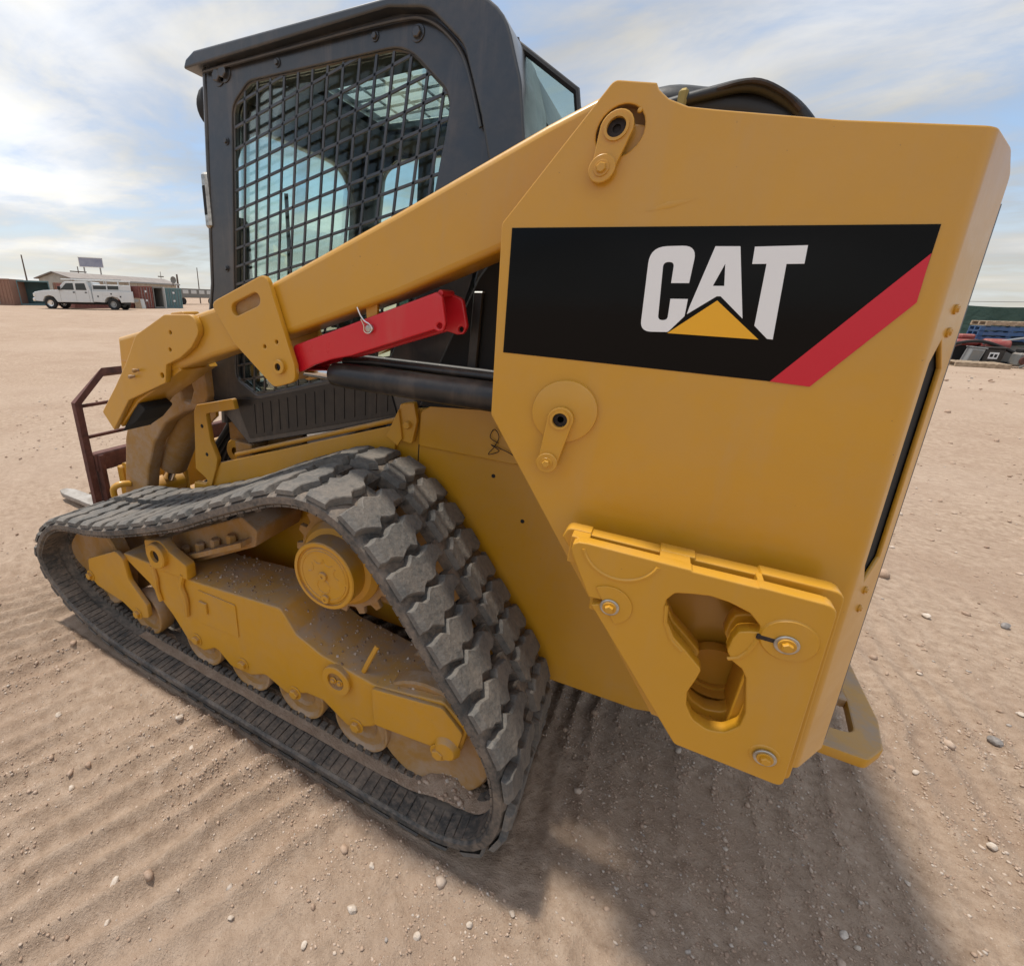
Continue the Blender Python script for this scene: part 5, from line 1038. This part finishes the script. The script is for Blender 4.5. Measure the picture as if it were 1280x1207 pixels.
# ---- green screened fence on the right, with the scrap before it
FN = thing('screen_fence', 'dark green privacy screen fence with posts behind the scrap pile', 'fence', (6, 25, 0), rotz=math.atan2(-2.9, 9.0))
for k in range(20):
    x0 = -25+k*2.0
    v = []; f = []
    for i in range(7):
        for j in range(5):
            v.append((x0+0.03+1.94*i/6, 0.05*math.sin(i*1.3+k*2.1)*math.sin(j*0.9+k)+0.03, 0.06+1.62*j/4-(0.05*math.sin(PI*i/6) if j == 4 else 0)))
    for i in range(6):
        for j in range(4): f.append((i*5+j, (i+1)*5+j, (i+1)*5+j+1, i*5+j+1))
    me = mesh('scr', v, f, 60); bm = bmesh.new(); bm.from_mesh(me); bmesh.ops.solidify(bm, geom=bm.faces[:], thickness=0.01); loc_part('screen_panel', from_bm('scr', bm, 60), 'green_mesh', FN)
    loc_part('post', tube([(x0, 0.1, -0.2), (x0, 0.1, 1.85)], 0.035, 8), 'metal_grey', FN)
loc_part('top_wire', tube([(-25, 0.1, 1.80), (15, 0.1, 1.80)], 0.012, 6), 'metal_grey', FN)
def pallet(name, label, loc, rz, mat, group=None, n=7):
    p = thing(name, label, 'pallet', loc, group, rotz=rz)
    pl = box(0, 0.10, 0, 0.95, 0.11, 0.13, 0.003)
    for k in range(n): o = loc_part('deck_board', pl, mat, p); o.location = (k*(1.12/n), 0, 0)
    for y in (0.0, 0.42, 0.86): loc_part('stringer', box(0, 1.06, y, y+0.09, 0.02, 0.109, 0.003), mat, p)
    for k in (0, 3, n-1): loc_part('bottom_board', box(k*(1.12/n), k*(1.12/n)+0.1, 0, 0.95, 0.0, 0.019, 0.002), mat, p)
pallet('wooden_pallet', 'wooden pallet lying flat on the sand before the scrap', (7.55, 19.15, 0.0), 0.0, 'wood')
pallet('wooden_pallet', 'long wooden pallet lying flat behind grey cabinet in scrap', (6.2, 19.6, 0.0), 0.05, 'wood')
for k, lb in enumerate(('bottom blue pallet of the stack, resting on dark steel crate', 'middle blue pallet of the stack, between two blue pallets', 'top blue pallet of the stack, under a wooden pallet')): pallet('blue_pallet', lb, (8.35, 20.9, 0.66+k*0.14), -0.1, 'blue', 'blue pallets in the scrap pile', 6)
pallet('wooden_pallet', 'wooden pallet on top of the blue pallets in scrap pile', (8.42, 20.85, 1.09), 0.0, 'wood')
crt = thing('steel_crate', 'dark steel crate carrying the blue pallets in scrap pile', 'crate', (8.3, 20.8, 0)); loc_part('frame', boxes([(0, 1.3, 0, 1.1, 0.0, 0.08), (0, 1.3, 0, 1.1, 0.58, 0.655), (0, 0.08, 0, 0.08, 0.08, 0.58), (1.22, 1.3, 0, 0.08, 0.08, 0.58), (0, 0.08, 1.02, 1.1, 0.08, 0.58), (1.22, 1.3, 1.02, 1.1, 0.08, 0.58)]), 'flatblack', crt); loc_part('panel', box(0.08, 1.22, 0.06, 0.09, 0.1, 0.56, 0.0), 'junk_grey', crt)
cabn = thing('equipment_cabinet', 'pale grey metal cabinet tilted on the ground among scrap', 'cabinet', (8.02, 20.05, 0)); Mr = Matrix.Rotation(0.10, 4, 'Y')
loc_part('case', box(0, 0.28, 0, 0.35, 0.0, 0.50, 0.02, Mr), 'metal_grey', cabn); loc_part('door', box(0.03, 0.25, -0.015, 0.0, 0.05, 0.44, 0.006, Mr), 'junk_grey', cabn); loc_part('top', box(-0.02, 0.30, -0.02, 0.37, 0.50, 0.53, 0.005, Mr), 'metal_grey', cabn)
tk = thing('battery_box', 'black box with white printed label among scrap', 'box', (8.38, 20.2, 0.0)); loc_part('case', box(0, 0.42, 0, 0.4, 0.0, 0.48, 0.03), 'black', tk); loc_part('label', box(0.12, 0.31, -0.006, 0.001, 0.20, 0.38, 0.0), 'white', tk); loc_part('lid', box(-0.02, 0.44, -0.02, 0.42, 0.481, 0.53, 0.01), 'black', tk); loc_part('label_print', boxes([(0.145, 0.205, -0.009, -0.005, 0.25, 0.34), (0.23, 0.285, -0.009, -0.005, 0.24, 0.33)]), 'flatblack', tk)
en = thing('scrap_engine', 'greasy grey engine block lying in the scrap pile', 'engine', (8.95, 19.9, 0)); loc_part('block', box(0, 0.6, 0, 0.4, 0.05, 0.42, 0.05), 'junk_grey', en)
for k in range(4): loc_part('cylinder_head', box(0.03+k*0.14, 0.13+k*0.14, 0.05, 0.35, 0.421, 0.52, 0.02), 'flatblack', en)
loc_part('pulley', lathe([(0, 0), (0.10, 0), (0.12, 0.02), (0.10, 0.05), (0, 0.05)], 20, at=(0.15, -0.05, 0.22)), 'rust', en)
for k, (pts, m_, lb) in enumerate([([(7.6, 20.4, 0.45), (7.9, 20.3, 0.62), (8.3, 20.3, 0.66), (8.8, 20.4, 0.5), (9.1, 20.4, 0.35)], 'flatblack', 'thick black hose arched over the scrap by black box'), ([(8.4, 20.5, 0.60), (9.0, 20.6, 0.74), (9.6, 20.7, 0.88)], 'metal_grey', 'straight pale pipe leaning across the blue pallets'), ([(8.9, 19.5, 0.05), (9.1, 19.4, 0.25), (9.4, 19.5, 0.35), (9.7, 19.6, 0.2)], 'junk_grey', 'bent grey pipe on ground right of the engine block'), ([(7.5, 20.5, 0.08), (7.7, 20.5, 0.4), (8.0, 20.6, 0.55)], 'rust', 'rusty bent bar standing left of the grey cabinet')]):
    lo = min(p[2] for p in pts); o = link('scrap_pipe', tube(smoothpath(pts, 5), 0.045 if k == 0 else 0.03, 8), M[m_]); tag(o, lb, 'pipe')
mo = thing('scrap_mower', 'faded red mower deck with black wheel lying behind grey cabinet', 'mower', (7.85, 20.6, 0.0)); loc_part('deck', box(0, 0.55, 0, 0.5, 0.52, 0.70, 0.06), 'junk_red', mo); loc_part('hood', box(0.1, 0.42, 0.1, 0.4, 0.701, 0.84, 0.04), 'junk_red', mo); loc_part('wheel', lathe([(0.03, -0.05), (0.16, -0.05), (0.18, -0.02), (0.18, 0.04), (0.03, 0.05)], 20, at=(-0.08, 0.1, 0.5)), 'tyre', mo); loc_part('base', box(0.02, 0.5, 0.05, 0.45, 0.0, 0.519, 0.02), 'flatblack', mo)
mo2 = thing('scrap_tank', 'dull red tank lying under the hose behind black box', 'tank', (8.42, 20.65, 0.3)); loc_part('tank', lathe([(0, 0), (0.16, 0.0), (0.19, 0.04), (0.19, 0.5), (0.16, 0.54), (0, 0.54)], 20, 'X', at=(0, 0, 0.25)), 'junk_red', mo2); loc_part('saddle', box(0.1, 0.44, -0.1, 0.1, -0.3, 0.09, 0.01), 'flatblack', mo2)
bt = thing('beige_tank', 'beige round tank on black skid right of open sand', 'tank', (5.95, 10.7, 0)); loc_part('drum', lathe([(0, 0), (0.20, 0.01), (0.24, 0.05), (0.24, 0.7), (0, 0.74)], 28, 'X', at=(-0.1, 0, 0.40)), 'beige', bt); loc_part('skid', boxes([(-0.25, 0.8, -0.2, 0.2, 0.10, 0.16), (-0.2, -0.1, -0.15, 0.15, 0.0, 0.10), (0.6, 0.7, -0.15, 0.15, 0.0, 0.10)]), 'black', bt)
